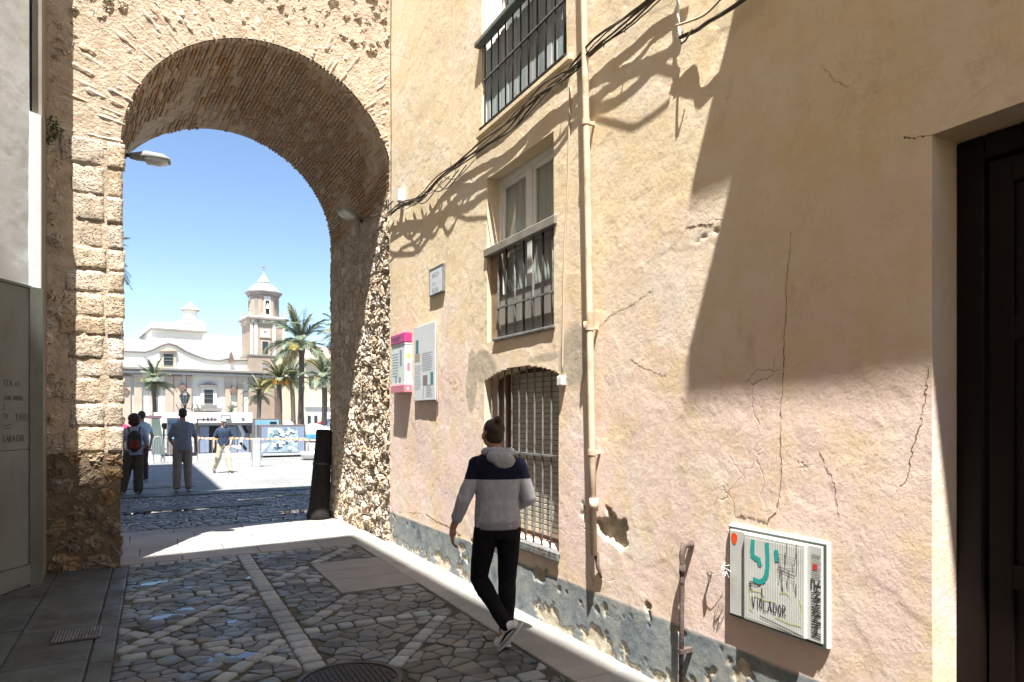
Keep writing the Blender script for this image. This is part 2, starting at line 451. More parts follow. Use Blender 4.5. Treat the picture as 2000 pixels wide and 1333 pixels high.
# cobbles of the lane past the arch, too flat to the eye to pick apart
plz = tag(MB().add([(-60, 11.36, -0.05), (60, 11.36, -0.05), (60, 15.9, -0.05), (-60, 15.9, -0.05)], [(0, 1, 2, 3)]).obj('lane', MT['bed']), kind='structure')
MT['cobble2'] = mat('lane_cobble', (0.075, 0.085, 0.10), (0.12, 0.125, 0.13), sc=4, rnd=0.6, bump=0.5, bsc=45, bdist=0.006, rough=0.3, rrng=0.17, spec=0.7)
seeds = []; yy = 11.35
while yy < 15.9:
    xx = -2.6; row = random.uniform(.11, .15)
    while xx < 5.2:
        wd = random.uniform(.13, .24); xx += wd; seeds.append((xx - wd / 2, yy + row / 2 + random.uniform(-.03, .03)))
    yy += row
b = MB()
for s, p in zip(seeds, vcells(seeds, .3, 12)):
    p = bounds(p, -2.6, 5.2, 11.36, 15.9) if len(p) > 2 else None
    if p and abs(parea(p)) > .002:
        p = chaikin(inset(p, .008)); b.add(*stone(p, gmap, -.05, random.uniform(-.008, .006), dome=.008, rough=.001, rings=((1, .7), (.8, 1))))
tag(b.obj('cobbles', MT['cobble2'], plz, True), kind='stuff')
for (x0, x1, y0, y1) in ((-2.6, 1.9, 13.55, 13.95), (-2.6, 5.2, 15.92, 16.6)):
    slabrow(plz, 'paving_slab', MT['slab_dirty'], x0, x1, y0, y1, .9, y1 - y0, 0.016, stag=False)

# the square: pale slabs, joints by the material (each slab is a few pixels tall)
def plaza_mat():
    m = mat('plaza_slabs', (0.25, 0.25, 0.245), (0.21, 0.213, 0.21), (0.29, 0.288, 0.28), sc=0.8, sc3=0.25, rough=0.75, bump=0.2, bsc=30, bdist=0.004)
    N = m.node_tree.nodes; L = m.node_tree.links; bs = N['Principled BSDF']
    tc = N.new('ShaderNodeTexCoord'); br = N.new('ShaderNodeTexBrick'); L.new(tc.outputs['Object'], br.inputs['Vector'])
    br.inputs['Scale'].default_value = 1.0; br.inputs['Mortar Size'].default_value = 0.012; br.inputs['Brick Width'].default_value = 0.9; br.inputs['Row Height'].default_value = 0.6
    br.inputs['Color1'].default_value = (1, 1, 1, 1); br.inputs['Color2'].default_value = (.86, .87, .88, 1); br.inputs['Mortar'].default_value = (.6, .58, .55, 1)
    mx = N.new('ShaderNodeMix'); mx.data_type = 'RGBA'; mx.blend_type = 'MULTIPLY'; mx.inputs[0].default_value = 1
    old = bs.inputs['Base Color'].links[0].from_socket
    L.new(old, mx.inputs[6]); L.new(br.outputs['Color'], mx.inputs[7]); L.new(mx.outputs[2], bs.inputs['Base Color'])
    return m
MT['plaza'] = plaza_mat()
tag(MB().add([(-90, 16.6, -0.02), (90, 16.6, -0.02), (90, 140, -0.02), (-90, 140, -0.02)], [(0, 1, 2, 3)]).obj('plaza', MT['plaza']), kind='structure')
for X0, X1, Y0 in ((-3, 5, 20.2),):
    bp = MB()
    bp.add(*bev_box(X0, 0.9, Y0 - 2.2, Y0 - 1.7, -.05, -.006, .003)); bp.obj('dark_paving_band', MT['slab_dirty'], plz)

# puddles
MT['water'] = mat('puddle_water', (0.03, 0.035, 0.04), rough=0.02, spec=1.0)
for i, (u, v, ru, rv) in enumerate(((452, 1281, .17, .06), (432, 1277, .10, .035), (330, 1203, .10, .07), (362, 1189, .08, .05), (300, 1138, .12, .05), (372, 1146, .07, .03), (484, 1127, .05, .05), (455, 1212, .05, .04), (318, 1000, .5, .1), (585, 1000, .45, .12), (600, 966, .5, .09), (500, 975, .4, .06))):
    c = on_g(u, v); n = 22; sd = random.uniform(0, 99); far = v < 1010
    pts = []
    for k in range(n):
        t = 2 * math.pi * k / n; f = 1 + 0.35 * math.sin(2 * t + sd) + 0.22 * math.sin(3 * t + sd * 2) + 0.12 * math.sin(7 * t + sd)
        pts.append((c.x + ru * f * math.cos(t), c.y + rv * 1.25 * f * math.sin(t), (0.006 if far else -0.0055)))
    tag(mk('puddle', pts + [(p[0], p[1], p[2] - 0.02) for p in pts], [tuple(range(n))] + [(i2, i2 + n, (i2 + 1) % n + n, (i2 + 1) % n) for i2 in range(n)], MT['water'], street if not far else plz), kind='stuff')

# manhole cover, drain
mh = thing('manhole_cover', 'round cast iron manhole cover set in the cobbles at the bottom edge', 'manhole cover', (MH[0], MH[1], 0))
MB().lathe([(MH[2], -.04), (MH[2], .004), (MH[2] - .03, .006), (MH[2] - .035, -.004), (0.001, -.004)], (MH[0], MH[1], 0), 48).obj('rim', MT['iron'], mh, False)
b = MB()
for i in range(-8, 9):
    for j in range(-8, 9):
        x, y = i * .034, j * .034
        if x * x + y * y < (MH[2] - .05) ** 2: b.add(*bev_box(MH[0] + x - .012, MH[0] + x + .012, MH[1] + y - .012, MH[1] + y + .012, -.006, .003, .003))
tag(b.obj('tread_studs', MT['iron'], mh), kind='stuff')
dr = thing('drain_grate', 'rectangular iron drain grate in the left pavement', 'drain grate', (-.52, 6.2, 0))
MB().box(-.69, -.36, 6.02, 6.38, .0045, .0075).obj('frame', MT['iron'], dr)
b = MB()
for i in range(15): b.add(*bev_box(-.68 + i * .0215, -.668 + i * .0215, 6.04, 6.36, .0075, .016, .002))
tag(b.obj('grate_bars', MT['iron_grey'], dr), kind='stuff')

# ================================================================== the right-hand house
house = thing('townhouse', 'ochre and pink plastered house with barred windows along the right side', 'house', (WX, 4, 0))
W1 = (4.50, 5.87, 0.62, 2.06)                            # lower window (arched head)
W2 = (4.577, 5.81, 2.43, 4.02)
W3 = (4.39, 5.93, 4.54, 7.0)
DR = (-0.2, 1.606, -1, 2.885)
def arch_head(y): return 2.06 + 0.10 * (1 - ((y - 5.185) / 0.685) ** 2)
patches = [on_x(1200, 1035, WX), on_x(1140, 1010, WX), on_x(1265, 1215, WX), on_x(1330, 1240, WX), on_x(848, 805, WX), on_x(1180, 1190, WX), on_x(1385, 445, WX), on_x(1050, 1120, WX)]
prad = [(.20, .13), (.09, .05), (.06, .12), (.07, .07), (.05, .035), (.05, .07), (.12, .03), (.16, .07)]
pdep = [.035, .012, .03, .02, .012, .012, .008, .02]
def arr(a, b_, st, extra):
    x = list(np.arange(a, b_, st)) + [b_] + extra
    x = sorted(set(round(v, 4) for v in x)); o = [x[0]]
    ex = set(round(e, 4) for e in extra)
    for v in x[1:]:
        if v - o[-1] > st * 0.45: o.append(v)
        elif v in ex: o[-1] = v
    return o
Ys = [-9.0, -4.0, -1.0, 0.6] + arr(1.15, 8.83, 0.014, [W1[0], W1[1], W2[0], W2[1], W3[0], W3[1], DR[1]])
Ys = [y for y in Ys if not (0.6 < y < 1.15)]
Zs = [-0.1] + arr(0.0, 6.7, 0.014, [W1[2], W2[2], W2[3], W3[2], DR[3]]) + [7.0, 9.0, 12.0]
ny, nz = len(Ys), len(Zs)
YY, ZZ = np.meshgrid(Ys, Zs, indexing='ij'); P0 = np.stack([np.zeros(ny * nz), YY.ravel(), ZZ.ravel()], 1)
y, z = P0[:, 1], P0[:, 2]
disp = 0.006 * fbm(P0, 0.9, 3, 3) + 0.0008 * fbm(P0, 6.0, 3, 9) + 0.0005 * fbm(P0, 22, 2, 19)
n1 = fbm(P0, 3.0, 5, 31); n2 = fbm(P0, 9.0, 5, 41, .6); n3 = fbm(P0, 7, 3, 51); n4 = fbm(P0, 7, 3, 61)
dado_top = 0.43 + 0.004 * n1 + 0.002 * n2 + np.clip((y - 6.3) / 2.5, 0, 1) * (-.02)
dado = np.clip((dado_top - z) / 0.012, 0, 1)
flake = np.clip((n1 * 0.5 + n2 * 0.55 + n3 * .2 - 0.50 - np.clip((z - 0.36) / .2, 0, 9) + np.exp(-((z - .06) / .09) ** 2) * .45) * 9, 0, 1)
dmg = flake * (z < 0.75)
disp = disp + dado * 0.0012 - dmg * (0.008 + .004 * n2)
for c, (ra, rb), dp in zip(patches, prad, pdep):
    q = ((y + .06 * n3 - c.y) / ra) ** 2 + ((z + .06 * n4 - c.z) / rb) ** 2
    k = np.clip((0.9 - q + 0.7 * n2 + 0.3 * n1) * 5, 0, 1) * (q < 3)
    disp = disp - k * dp * (1 + .25 * n2); dmg = np.maximum(dmg, k)
edge = np.exp(-np.clip((8.78 - y), 0, 9) / .04) * (0.004 * n2); disp += edge
# flaking skin of paint: shallow steps along contour lines
fl = fbm(P0, 1.7, 5, 77); st = np.clip((np.abs(fl - 0.25) < 0.02) * 1.0, 0, 1)
disp += np.where(fl > 0.32, -0.0018, 0) + np.where(fl < -0.42, 0.0016, 0)
Xw = WX - disp
V = np.stack([Xw, y, z], 1)
def solid(ya, za):
    if W1[0] < ya < W1[1] and W1[2] < za < arch_head(ya): return False
    if W2[0] < ya < W2[1] and W2[2] < za < W2[3]: return False
    if W3[0] < ya < W3[1] and W3[2] < za < W3[3]: return False
    if DR[0] < ya < DR[1] and za < DR[3]: return False
    return True
sol = np.zeros((ny - 1, nz - 1), bool)
for i in range(ny - 1):
    ya = (Ys[i] + Ys[i + 1]) / 2
    for j in range(nz - 1): sol[i, j] = solid(ya, (Zs[j] + Zs[j + 1]) / 2)
F = []; vi = lambda i, j: i * nz + j
EV = []; EF = []
def reveal(a, b_):
    n = len(EV); A, B = V[a], V[b_]
    EV.extend([A, B, (WX + .34, B[1], B[2]), (WX + .34, A[1], A[2])]); EF.append((n, n + 1, n + 2, n + 3))
for i in range(ny - 1):
    for j in range(nz - 1):
        if sol[i, j]:
            F.append((vi(i, j), vi(i, j + 1), vi(i + 1, j + 1), vi(i + 1, j)))
            if i + 1 < ny - 1 and not sol[i + 1, j]: reveal(vi(i + 1, j), vi(i + 1, j + 1))
            if i > 0 and not sol[i - 1, j]: reveal(vi(i, j + 1), vi(i, j))
            if j + 1 < nz - 1 and not sol[i, j + 1]: reveal(vi(i + 1, j + 1), vi(i, j + 1))
            if j > 0 and not sol[i, j - 1]: reveal(vi(i, j), vi(i + 1, j))
def attr(o, name, vals):
    a = o.data.attributes.new(name, 'FLOAT', 'POINT'); a.data.foreach_set('value', np.asarray(vals, dtype=np.float32))
def plaster_mat():
    m = bpy.data.materials.new('ochre_pink_plaster'); m.use_nodes = True
    N = m.node_tree.nodes; L = m.node_tree.links; bs = N['Principled BSDF']
    ge = N.new('ShaderNodeNewGeometry'); pos = ge.outputs['Position']
    def noise(s, d=7, r=.6, off=0):
        n = N.new('ShaderNodeTexNoise'); n.inputs['Scale'].default_value = s; n.inputs['Detail'].default_value = d; n.inputs['Roughness'].default_value = r
        if off:
            a = N.new('ShaderNodeVectorMath'); a.operation = 'ADD'; a.inputs[1].default_value = (off, off * 2, off); L.new(pos, a.inputs[0]); L.new(a.outputs[0], n.inputs['Vector'])
        else: L.new(pos, n.inputs['Vector'])
        return n.outputs['Fac']
    def rng(x, a, b_, lo=0., hi=1.):
        n = N.new('ShaderNodeMapRange'); L.new(x, n.inputs['Value'])
        for k, v in (('From Min', a), ('From Max', b_), ('To Min', lo), ('To Max', hi)): n.inputs[k].default_value = v
        return n.outputs['Result']
    def math_(op, a, b_):
        n = N.new('ShaderNodeMath'); n.operation = op
        for v, s in ((a, n.inputs[0]), (b_, n.inputs[1])):
            if hasattr(v, 'is_output'): L.new(v, s)
            else: s.default_value = v
        return n.outputs[0]
    def mix(f, x, y_):
        n = N.new('ShaderNodeMix'); n.data_type = 'RGBA'
        if hasattr(f, 'is_output'): L.new(f, n.inputs[0])
        else: n.inputs[0].default_value = f
        for v, s in ((x, n.inputs[6]), (y_, n.inputs[7])):
            if hasattr(v, 'is_output'): L.new(v, s)
            else: s.default_value = (*v, 1)
        return n.outputs[2]
    sp = N.new('ShaderNodeSeparateXYZ'); L.new(pos, sp.inputs[0]); z_ = sp.outputs['Z']
    # ochre paint above, pinkish below
    hz = math_('ADD', z_, rng(noise(1.1), 0.3, 0.7, -0.9, 0.9))
    c = mix(rng(hz, 1.7, 3.2), (0.80, 0.63, 0.575), (0.78, 0.655, 0.475))
    c = mix(rng(noise(2.3, 9, .68, 5), .46, .62, 0, .7), c, (0.76, 0.60, 0.36))
    c = mix(rng(noise(1.3, 9, .68, 11), .50, .66, 0, .75), c, (0.81, 0.73, 0.63))
    c = mix(rng(noise(4, 10, .75, 21), .57, .70, 0, .55), c, (0.54, 0.43, 0.31))
    c = mix(rng(noise(1.6, 10, .75, 31), .60, .68, 0, .55), c, (0.50, 0.46, 0.33))
    sp2 = N.new('ShaderNodeTexVoronoi'); sp2.inputs['Scale'].default_value = 60; L.new(pos, sp2.inputs['Vector'])
    spk = math_('MULTIPLY', rng(sp2.outputs['Distance'], .0, .12, 1, 0), rng(noise(4, 3, .5, 3), .5, .65))
    c = mix(math_('MULTIPLY', spk, .6), c, (0.25, 0.18, 0.13))
    vd = N.new('ShaderNodeTexNoise'); vd.inputs['Scale'].default_value = 3; vd.inputs['Detail'].default_value = 6; L.new(pos, vd.inputs['Vector'])
    vs = N.new('ShaderNodeVectorMath'); vs.operation = 'MULTIPLY_ADD'; L.new(vd.outputs['Color'], vs.inputs[0]); vs.inputs[1].default_value = (.45, .45, .45); L.new(pos, vs.inputs[2])
    ve = N.new('ShaderNodeTexVoronoi'); ve.feature = 'DISTANCE_TO_EDGE'; ve.inputs['Scale'].default_value = 1.7; L.new(vs.outputs[0], ve.inputs['Vector'])
    hair = math_('MULTIPLY', rng(ve.outputs['Distance'], .002, .010, 1, 0), rng(noise(1.3, 4, .6, 17), .57, .64))
    c = mix(math_('MULTIPLY', hair, .45), c, (0.30, 0.22, 0.16))
    # cement render at the foot
    at = N.new('ShaderNodeAttribute'); at.attribute_name = 'dado'
    gcol = mix(rng(noise(6, 8, .7), .4, .6), (0.20, 0.235, 0.26), (0.31, 0.325, 0.31))
    gcol = mix(rng(noise(3, 8, .7, 9), .5, .65), gcol, (0.11, 0.14, 0.175))
    c = mix(at.outputs['Fac'], c, gcol)
    # grey cement repairs: attribute
    ar = N.new('ShaderNodeAttribute'); ar.attribute_name = 'repair'
    c = mix(ar.outputs['Fac'], c, mix(rng(noise(8), .4, .6), (0.42, 0.37, 0.28), (0.34, 0.31, 0.25)))
    ad = N.new('ShaderNodeAttribute'); ad.attribute_name = 'damage'
    dcol = mix(rng(noise(14, 6, .7), .4, .6), (0.44, 0.38, 0.29), (0.66, 0.61, 0.50))
    c = mix(rng(math_('ADD', ad.outputs['Fac'], rng(noise(40), .3, .7, -.2, .2)), .4, .6), c, dcol)
    L.new(c, bs.inputs['Base Color']); bs.inputs['Roughness'].default_value = .92; bs.inputs['Specular IOR Level'].default_value = .12
    b1 = N.new('ShaderNodeBump'); b1.inputs['Strength'].default_value = .75; b1.inputs['Distance'].default_value = .005; L.new(noise(38, 8, .7), b1.inputs['Height'])
    b2 = N.new('ShaderNodeBump'); b2.inputs['Strength'].default_value = .42; b2.inputs['Distance'].default_value = .012; L.new(noise(9, 6, .6, 2), b2.inputs['Height']); L.new(b1.outputs[0], b2.inputs['Normal'])
    b3 = N.new('ShaderNodeBump'); b3.inputs['Distance'].default_value = .02; L.new(rng(ad.outputs['Fac'], .3, 1, 0, .9), b3.inputs['Strength']); L.new(noise(30, 8, .7, 4), b3.inputs['Height']); L.new(b2.outputs[0], b3.inputs['Normal'])
    b4 = N.new('ShaderNodeBump'); b4.invert = True; b4.inputs['Strength'].default_value = .6; b4.inputs['Distance'].default_value = .006; L.new(hair, b4.inputs['Height']); L.new(b3.outputs[0], b4.inputs['Normal'])
    b5 = N.new('ShaderNodeBump'); b5.inputs['Strength'].default_value = .35; b5.inputs['Distance'].default_value = .004; L.new(rng(noise(6, 12, .8, 23), .50, .54), b5.inputs['Height']); L.new(b4.outputs[0], b5.inputs['Normal'])
    L.new(b5.outputs[0], bs.inputs['Normal'])
    return m
MT['plaster'] = plaster_mat()
wall = mk('plaster_wall', V, F, MT['plaster'], house, True)
attr(wall, 'dado', dado); attr(wall, 'damage', dmg)
rep = np.zeros(len(y))
for (u, v, ra, rb) in ((945, 715, .28, .16), (1118, 690, .22, .30), (920, 750, .12, .35), (1060, 700, .3, .05)):
    c = on_x(u, v, WX); q = ((y - c.y) / ra) ** 2 + ((z - c.z) / rb) ** 2
    rep = np.maximum(rep, np.clip((1 - q + .5 * n1) * 2.5, 0, .75) * (q < 3))
attr(wall, 'repair', rep)
rv = mk('window_reveals', np.array([tuple(v) for v in EV]), EF, MT['plaster'], house, False)
# the rest of the building's mass, out of sight behind the wall
b = MB(); b.box(WX + .34, 12, 1.62, 8.83, -.1, 12); b.box(WX + .34, 12, -9, 1.60, 2.9, 12); b.box(WX + .34, 12, -9, -.21, -.1, 2.89); b.obj('house_mass', MT['plaster'], house)
b = MB(); b.box(WX + .05, 12, -9, 8.8, 12, 12.3); b.obj('roof', MT['stone'], house)
# cracks
cr = MB()
for pts, wd in (([(1765, 270), (1790, 272), (1822, 262)], .012), ([(1815, 720), (1808, 775), (1800, 830), (1785, 870), (1775, 930), (1745, 975)], .007), ([(1545, 450), (1535, 560), (1530, 700), (1525, 860), (1528, 930), (1518, 1000)], .006),
                ([(1518, 1000), (1500, 1018), (1470, 1010), (1440, 1005)], .008), ([(1340, 445), (1365, 440), (1395, 437)], .012), ([(1610, 130), (1630, 160), (1660, 170)], .006), ([(780, 1000), (830, 1003), (855, 1020)], .012),
                ([(855, 1018), (880, 1030), (900, 1046)], .010), ([(1150, 1110), (1160, 1140), (1152, 1148)], .012), ([(1170, 640), (1200, 610), (1240, 590), (1280, 560)], .004), ([(1600, 880), (1630, 940), (1640, 1010)], .004),
                ([(1450, 1100), (1460, 1130), (1440, 1200)], .004), ([(1230, 700), (1260, 720), (1300, 735)], .004)):
    c = []
    for (a, b2) in zip(pts[:-1], pts[1:]):
        for k in range(14):
            f = k / 14; c.append(on_x(a[0] + (b2[0] - a[0]) * f, a[1] + (b2[1] - a[1]) * f, WX))
    c.append(on_x(*pts[-1], WX))
    c = [Vector((WX - .004, p.y + random.uniform(-.006, .006), p.z + random.uniform(-.006, .006))) for p in c]
    c = [Vector((WX - .001 - float(np.interp(0, [0, 1], [0, 1])), p.y, p.z)) for p in c]
    # sit on the uneven wall
    Pq = np.array([(0, p.y, p.z) for p in c]); dq = 0.006 * fbm(Pq, 0.9, 3, 3) + 0.0008 * fbm(Pq, 6.0, 3, 9)
    c = [Vector((WX - d - .0005, p.y, p.z)) for p, d in zip(c, dq)]
    rr = [wd * .22 * random.uniform(.15, 1.3) * (0.3 if i in (0, len(c) - 1) else 1) for i in range(len(c))]
    cr.tube(c, rr, 5)
MT['crack'] = mat('crack_dirt', (0.16, 0.11, 0.075), (0.09, 0.06, 0.04), sc=20, rough=1)
tag(cr.obj('cracks', MT['crack'], house), kind='stuff')

# --- lower window: grille of bars in front of a roller blind
win1 = thing('x', 'x', 'x', (0, 0, 0)); bpy.data.objects.remove(win1)
def window_group(name, loc): 
    o = bpy.data.objects.new(name, None); COL.objects.link(o); o.parent = house; o.location = Vector(loc) - house.location; return o
wA = window_group('barred_window', (WX, 5.18, .62)); tag(wA, 'low arched window with long bars')
MT['blind'] = mat('blind_slats', (0.50, 0.47, 0.40), (0.42, 0.39, 0.33), sc=3, rough=.6)
MT['brown_frame'] = mat('brown_frame', (0.16, 0.08, 0.05), (0.12, 0.06, 0.04), sc=8, rough=.5)
zz = .66; sl = []
while zz < 2.1:
    bq = bev_box(WX + .205, WX + .222, 4.56, 5.66, zz, zz + .043, .006); sl.append((np.array(bq[0]), bq[1])); zz += .047
pieces(wA, 'blind_slat', sl, MT['blind'], smooth=False)
f = MB(); f.box(WX + .15, WX + .26, 5.665, 5.87, .6, 2.25); f.box(WX + .15, WX + .24, 4.49, 4.555, .6, 2.25); f.box(WX + .225, WX + .25, 4.555, 5.665, .6, 2.25); f.obj('frame', MT['brown_frame'], wA)
gr = MB()
bars = []
nb = 10
for k in range(nb):
    yb = 4.56 + (5.80 - 4.56) * k / (nb - 1)
    zt = arch_head(yb) + .05
    mk('bar', *tube([(WX + .05, yb, zt), (WX + .05, yb, 1.9), (WX + .05, yb + .003, 1.2), (WX + .05, yb, .75), (WX + .035, yb, .62)], .0085, 8), MT['iron_grey'], wA, True)
mk('crossbar', *boxg(WX + .035, WX + .062, 4.5, 5.87, 1.375, 1.392), MT['iron_grey'], wA)
b = MB(); b.add(*bev_box(WX - .03, WX + .06, 4.48, 5.86, .60, .625, .005)); b.box(WX - .035, WX - .02, 4.47, 5.87, .565, .60)
for k in range(5): b.box(WX - .03, WX + .02, 4.52 + k * .33, 4.54 + k * .33, .57, .60)
b.obj('bottom_rail', MT['iron_grey'], wA)
b = MB(); b.add(*bev_box(WX + .02, WX + .3, 4.5, 5.87, .50, .612, .01)); b.obj('sill', MT['rust'], wA)

# --- middle window
wB = window_group('casement_window', (WX, 5.19, 2.43)); tag(wB, 'white casement window above a low iron grille')
xf = WX + .13
b = MB()
for (y0, y1, z0, z1) in ((4.58, 4.64, 2.43, 4.02), (5.75, 5.81, 2.43, 4.02), (4.64, 5.75, 3.96, 4.02), (5.16, 5.25, 2.43, 3.96), (4.64, 5.16, 3.30, 3.38), (5.25, 5.75, 3.30, 3.38)):
    b.add(*bev_box(xf, xf + .06, y0, y1, z0, z1, .006))
for (y0, y1) in ((4.64, 5.16), (5.25, 5.75)):
    for (a, c_, d, e) in ((y0, y0 + .045, 3.38, 3.96), (y1 - .045, y1, 3.38, 3.96), (y0 + .045, y1 - .045, 3.38, 3.425), (y0 + .045, y1 - .045, 3.915, 3.96)):
        b.add(*bev_box(xf + .012, xf + .05, a, c_, d, e, .005))
b.obj('frame', MT['white_paint'], wB)
MT['curtain'] = mat('net_curtain', (0.88, 0.86, 0.82), (0.74, 0.72, 0.67), sc=6, rough=.9, stretch=(1, 6, .3))
def curtain(x, y0, y1, z0, z1, parent, m):
    n = 60; V = []; F = []
    for k in range(n + 1):
        yv = y0 + (y1 - y0) * k / n; xv = x + .012 * math.sin(k * 1.15) + .006 * math.sin(k * .43)
        V += [(xv, yv, z0), (xv + .004, yv, z1)]
    for k in range(n): F.append((2 * k, 2 * k + 1, 2 * k + 3, 2 * k + 2))
    return mk('curtain', V, F, m, parent, True)
def glassmat():
    m = bpy.data.materials.new('clear_pane'); m.use_nodes = True; N = m.node_tree.nodes; L = m.node_tree.links
    N.remove(N['Principled BSDF']); g = N.new('ShaderNodeBsdfGlossy'); g.inputs['Roughness'].default_value = .03; t = N.new('ShaderNodeBsdfTransparent'); t.inputs[0].default_value = (.85, .88, .88, 1)
    lw = N.new('ShaderNodeLayerWeight'); fr = N.new('ShaderNodeMapRange'); L.new(lw.outputs['Facing'], fr.inputs['Value']); fr.inputs['From Min'].default_value = .3; fr.inputs['To Min'].default_value = .03; fr.inputs['To Max'].default_value = .3; mx = N.new('ShaderNodeMixShader'); L.new(fr.outputs[0], mx.inputs[0]); L.new(t.outputs[0], mx.inputs[1]); L.new(g.outputs[0], mx.inputs[2])
    L.new(mx.outputs[0], N['Material Output'].inputs['Surface']); return m
MT['pane'] = glassmat()
for (y0, y1, z0, z1) in ((4.685, 5.115, 3.425, 3.915), (5.295, 5.705, 3.425, 3.915), (4.64, 5.16, 2.43, 3.30), (5.25, 5.75, 2.43, 3.30)):
    mk('pane', *boxg(xf + .028, xf + .032, y0, y1, z0, z1), MT['pane'], wB)
    curtain(xf + .052, y0 - .03, y1 + .03, z0 - .03, z1 + .03, wB, MT['curtain'])
mk('room_back', *boxg(xf + .18, xf + .20, 4.58, 5.81, 2.43, 4.02), MT['dark_glass'], wB)
b = MB(); b.add(*bev_box(WX - .025, WX + .07, 4.53, 5.84, 3.255, 3.335, .008)); b.obj('railing_beam', MT['mortar'] if False else mat('grey_beam', (0.27, 0.25, 0.22), (0.20, 0.19, 0.17), sc=6, rough=.7, bump=.3), wB)
nb = 7
for k in range(nb):
    yb = 4.62 + (5.60 - 4.62) * k / (nb - 1)
    mk('bar', *tube([(WX + .02, yb, 3.27), (WX + .02, yb, 2.9), (WX + .022, yb + .004, 2.7), (WX + .02, yb, 2.44)], .011, 8), MT['iron'] if k % 2 else MT['iron_grey'], wB, True)
mk('crossbar', *boxg(WX + .01, WX + .03, 4.58, 5.64, 2.725, 2.74), MT['iron_grey'], wB)
b = MB(); b.add(*bev_box(WX - .02, WX + .06, 4.56, 5.66, 2.425, 2.45, .005)); b.obj('bottom_rail', MT['iron_grey'], wB)
b = MB(); b.add(*bev_box(WX + .045, WX + .10, 5.66, 5.805, 2.43, 3.28, .005)); b.obj('shutter_edge', mat('old_wood', (0.35, 0.24, 0.16), (0.25, 0.17, 0.11), sc=8, rough=.8), wB)
MT['screen'] = mat('grey_balcony_screen', (0.30, 0.28, 0.25), (0.22, 0.21, 0.19), sc=5, rough=.8, stretch=(1, 1, .3))
b = MB(); b.box(WX + .06, WX + .07, 4.6, 5.64, 2.45, 2.86); b.obj('balcony_screen', MT['screen'], wB)

# --- upper window with boarded railing
wC = window_group('balcony_window', (WX, 5.16, 4.54)); tag(wC, 'upper window behind a railing lined with grey green boards')
b = MB()
for (y0, y1, z0, z1) in ((4.40, 4.47, 4.54, 7.0), (5.86, 5.925, 4.54, 7.0), (5.12, 5.22, 4.54, 7.0)): b.add(*bev_box(WX + .22, WX + .28, y0, y1, z0, z1, .006))
b.obj('frame', MT['white_paint'], wC)
for (y0, y1) in ((4.47, 5.12), (5.22, 5.86)):
    mk('pane', *boxg(WX + .245, WX + .25, y0, y1, 4.54, 7.0), MT['glass'], wC)
b = MB(); b.box(WX + .02, WX + .21, 5.895, 5.928, 4.56, 7.0); b.obj('white_jamb', MT['white_paint'], wC)
MT['rail_green'] = mat('grey_green_rail', (0.20, 0.23, 0.21), (0.14, 0.16, 0.15), sc=8, rough=.6)
b = MB(); b.add(*bev_box(WX - .06, WX + .03, 4.36, 5.98, 5.355, 5.405, .008)); b.obj('top_rail', MT['rail_green'], wC)
MT['board'] = mat('grey_green_board', (0.36, 0.42, 0.42), (0.24, 0.29, 0.30), (0.44, 0.44, 0.46), sc=6, sc3=4, rough=.75, rnd=.25, stretch=(1, 1, .25), bump=.4, bsc=30, bdist=.004)
k = 4.42
while k < 5.86:
    wd = random.uniform(.07, .12)
    b = MB(); b.add(*bev_box(WX + .035 + random.uniform(0, .006), WX + .05, k, min(5.88, k + wd - .006), 4.56, 5.33 + random.uniform(-.03, .02), .003)); b.obj('board', MT['board'], wC); k += wd
for k in range(11):
    yb = 4.43 + 1.44 * k / 10
    mk('bar', *tube([(WX + .01, yb, 5.36), (WX + .01, yb, 4.55)], .008, 8), MT['iron'], wC, True)
mk('crossbar', *boxg(WX - .002, WX + .02, 4.41, 5.9, 5.0, 5.012), MT['iron_grey'], wC)
b = MB(); b.add(*bev_box(WX - .03, WX + .06, 4.38, 5.93, 4.525, 4.55, .005)); b.obj('bottom_rail', MT['iron'], wC)
V, F = bev_box(WX - .035, WX + .05, 4.30, 6.0, 4.46, 4.52, .012); V = np.array(V); mk('ledge', V, F, MT['plaster'], wC)

# --- dark door
dw = window_group('door', (WX + .17, .7, 0)); MT['door'] = mat('dark_varnished_wood', (0.004, 0.002, 0.0015), (0.007, 0.003, 0.0025), sc=4, rough=.55, spec=.2, stretch=(1, 5, .4), bump=.2, bsc=30, bdist=.002)
x0 = WX + .17
b = MB(); b.add(*bev_box(x0, x0 + .09, 1.50, 1.606, 0, 2.88, .008)); b.add(*bev_box(x0, x0 + .09, -.2, 1.50, 2.78, 2.88, .008)); b.obj('frame', MT['door'], dw)
for k, (y0, y1) in enumerate(((.72, 1.495), (-.1, .715))):
    b = MB(); b.add(*bev_box(x0 + .035, x0 + .075, y0, y1, .02, 2.77, .006))
    for (z0, z1) in ((.02, .22), (1.02, 1.12), (2.02, 2.12), (2.66, 2.77)): b.add(*bev_box(x0 + .022, x0 + .04, y0 + .004, y1 - .004, z0, z1, .006))
    for (a, c_) in ((y0, y0 + .10), (y1 - .10, y1)): b.add(*bev_box(x0 + .020, x0 + .038, a + .003, c_ - .003, .021, 2.769, .006))
    b.obj('door_leaf', MT['door'], dw)
    for (z0, z1) in ((.27, .97), (1.17, 1.97), (2.17, 2.61)): mk('door_panel', *bev_box(x0 + .024, x0 + .04, y0 + .16, y1 - .16, z0, z1, .012), MT['door'], dw)

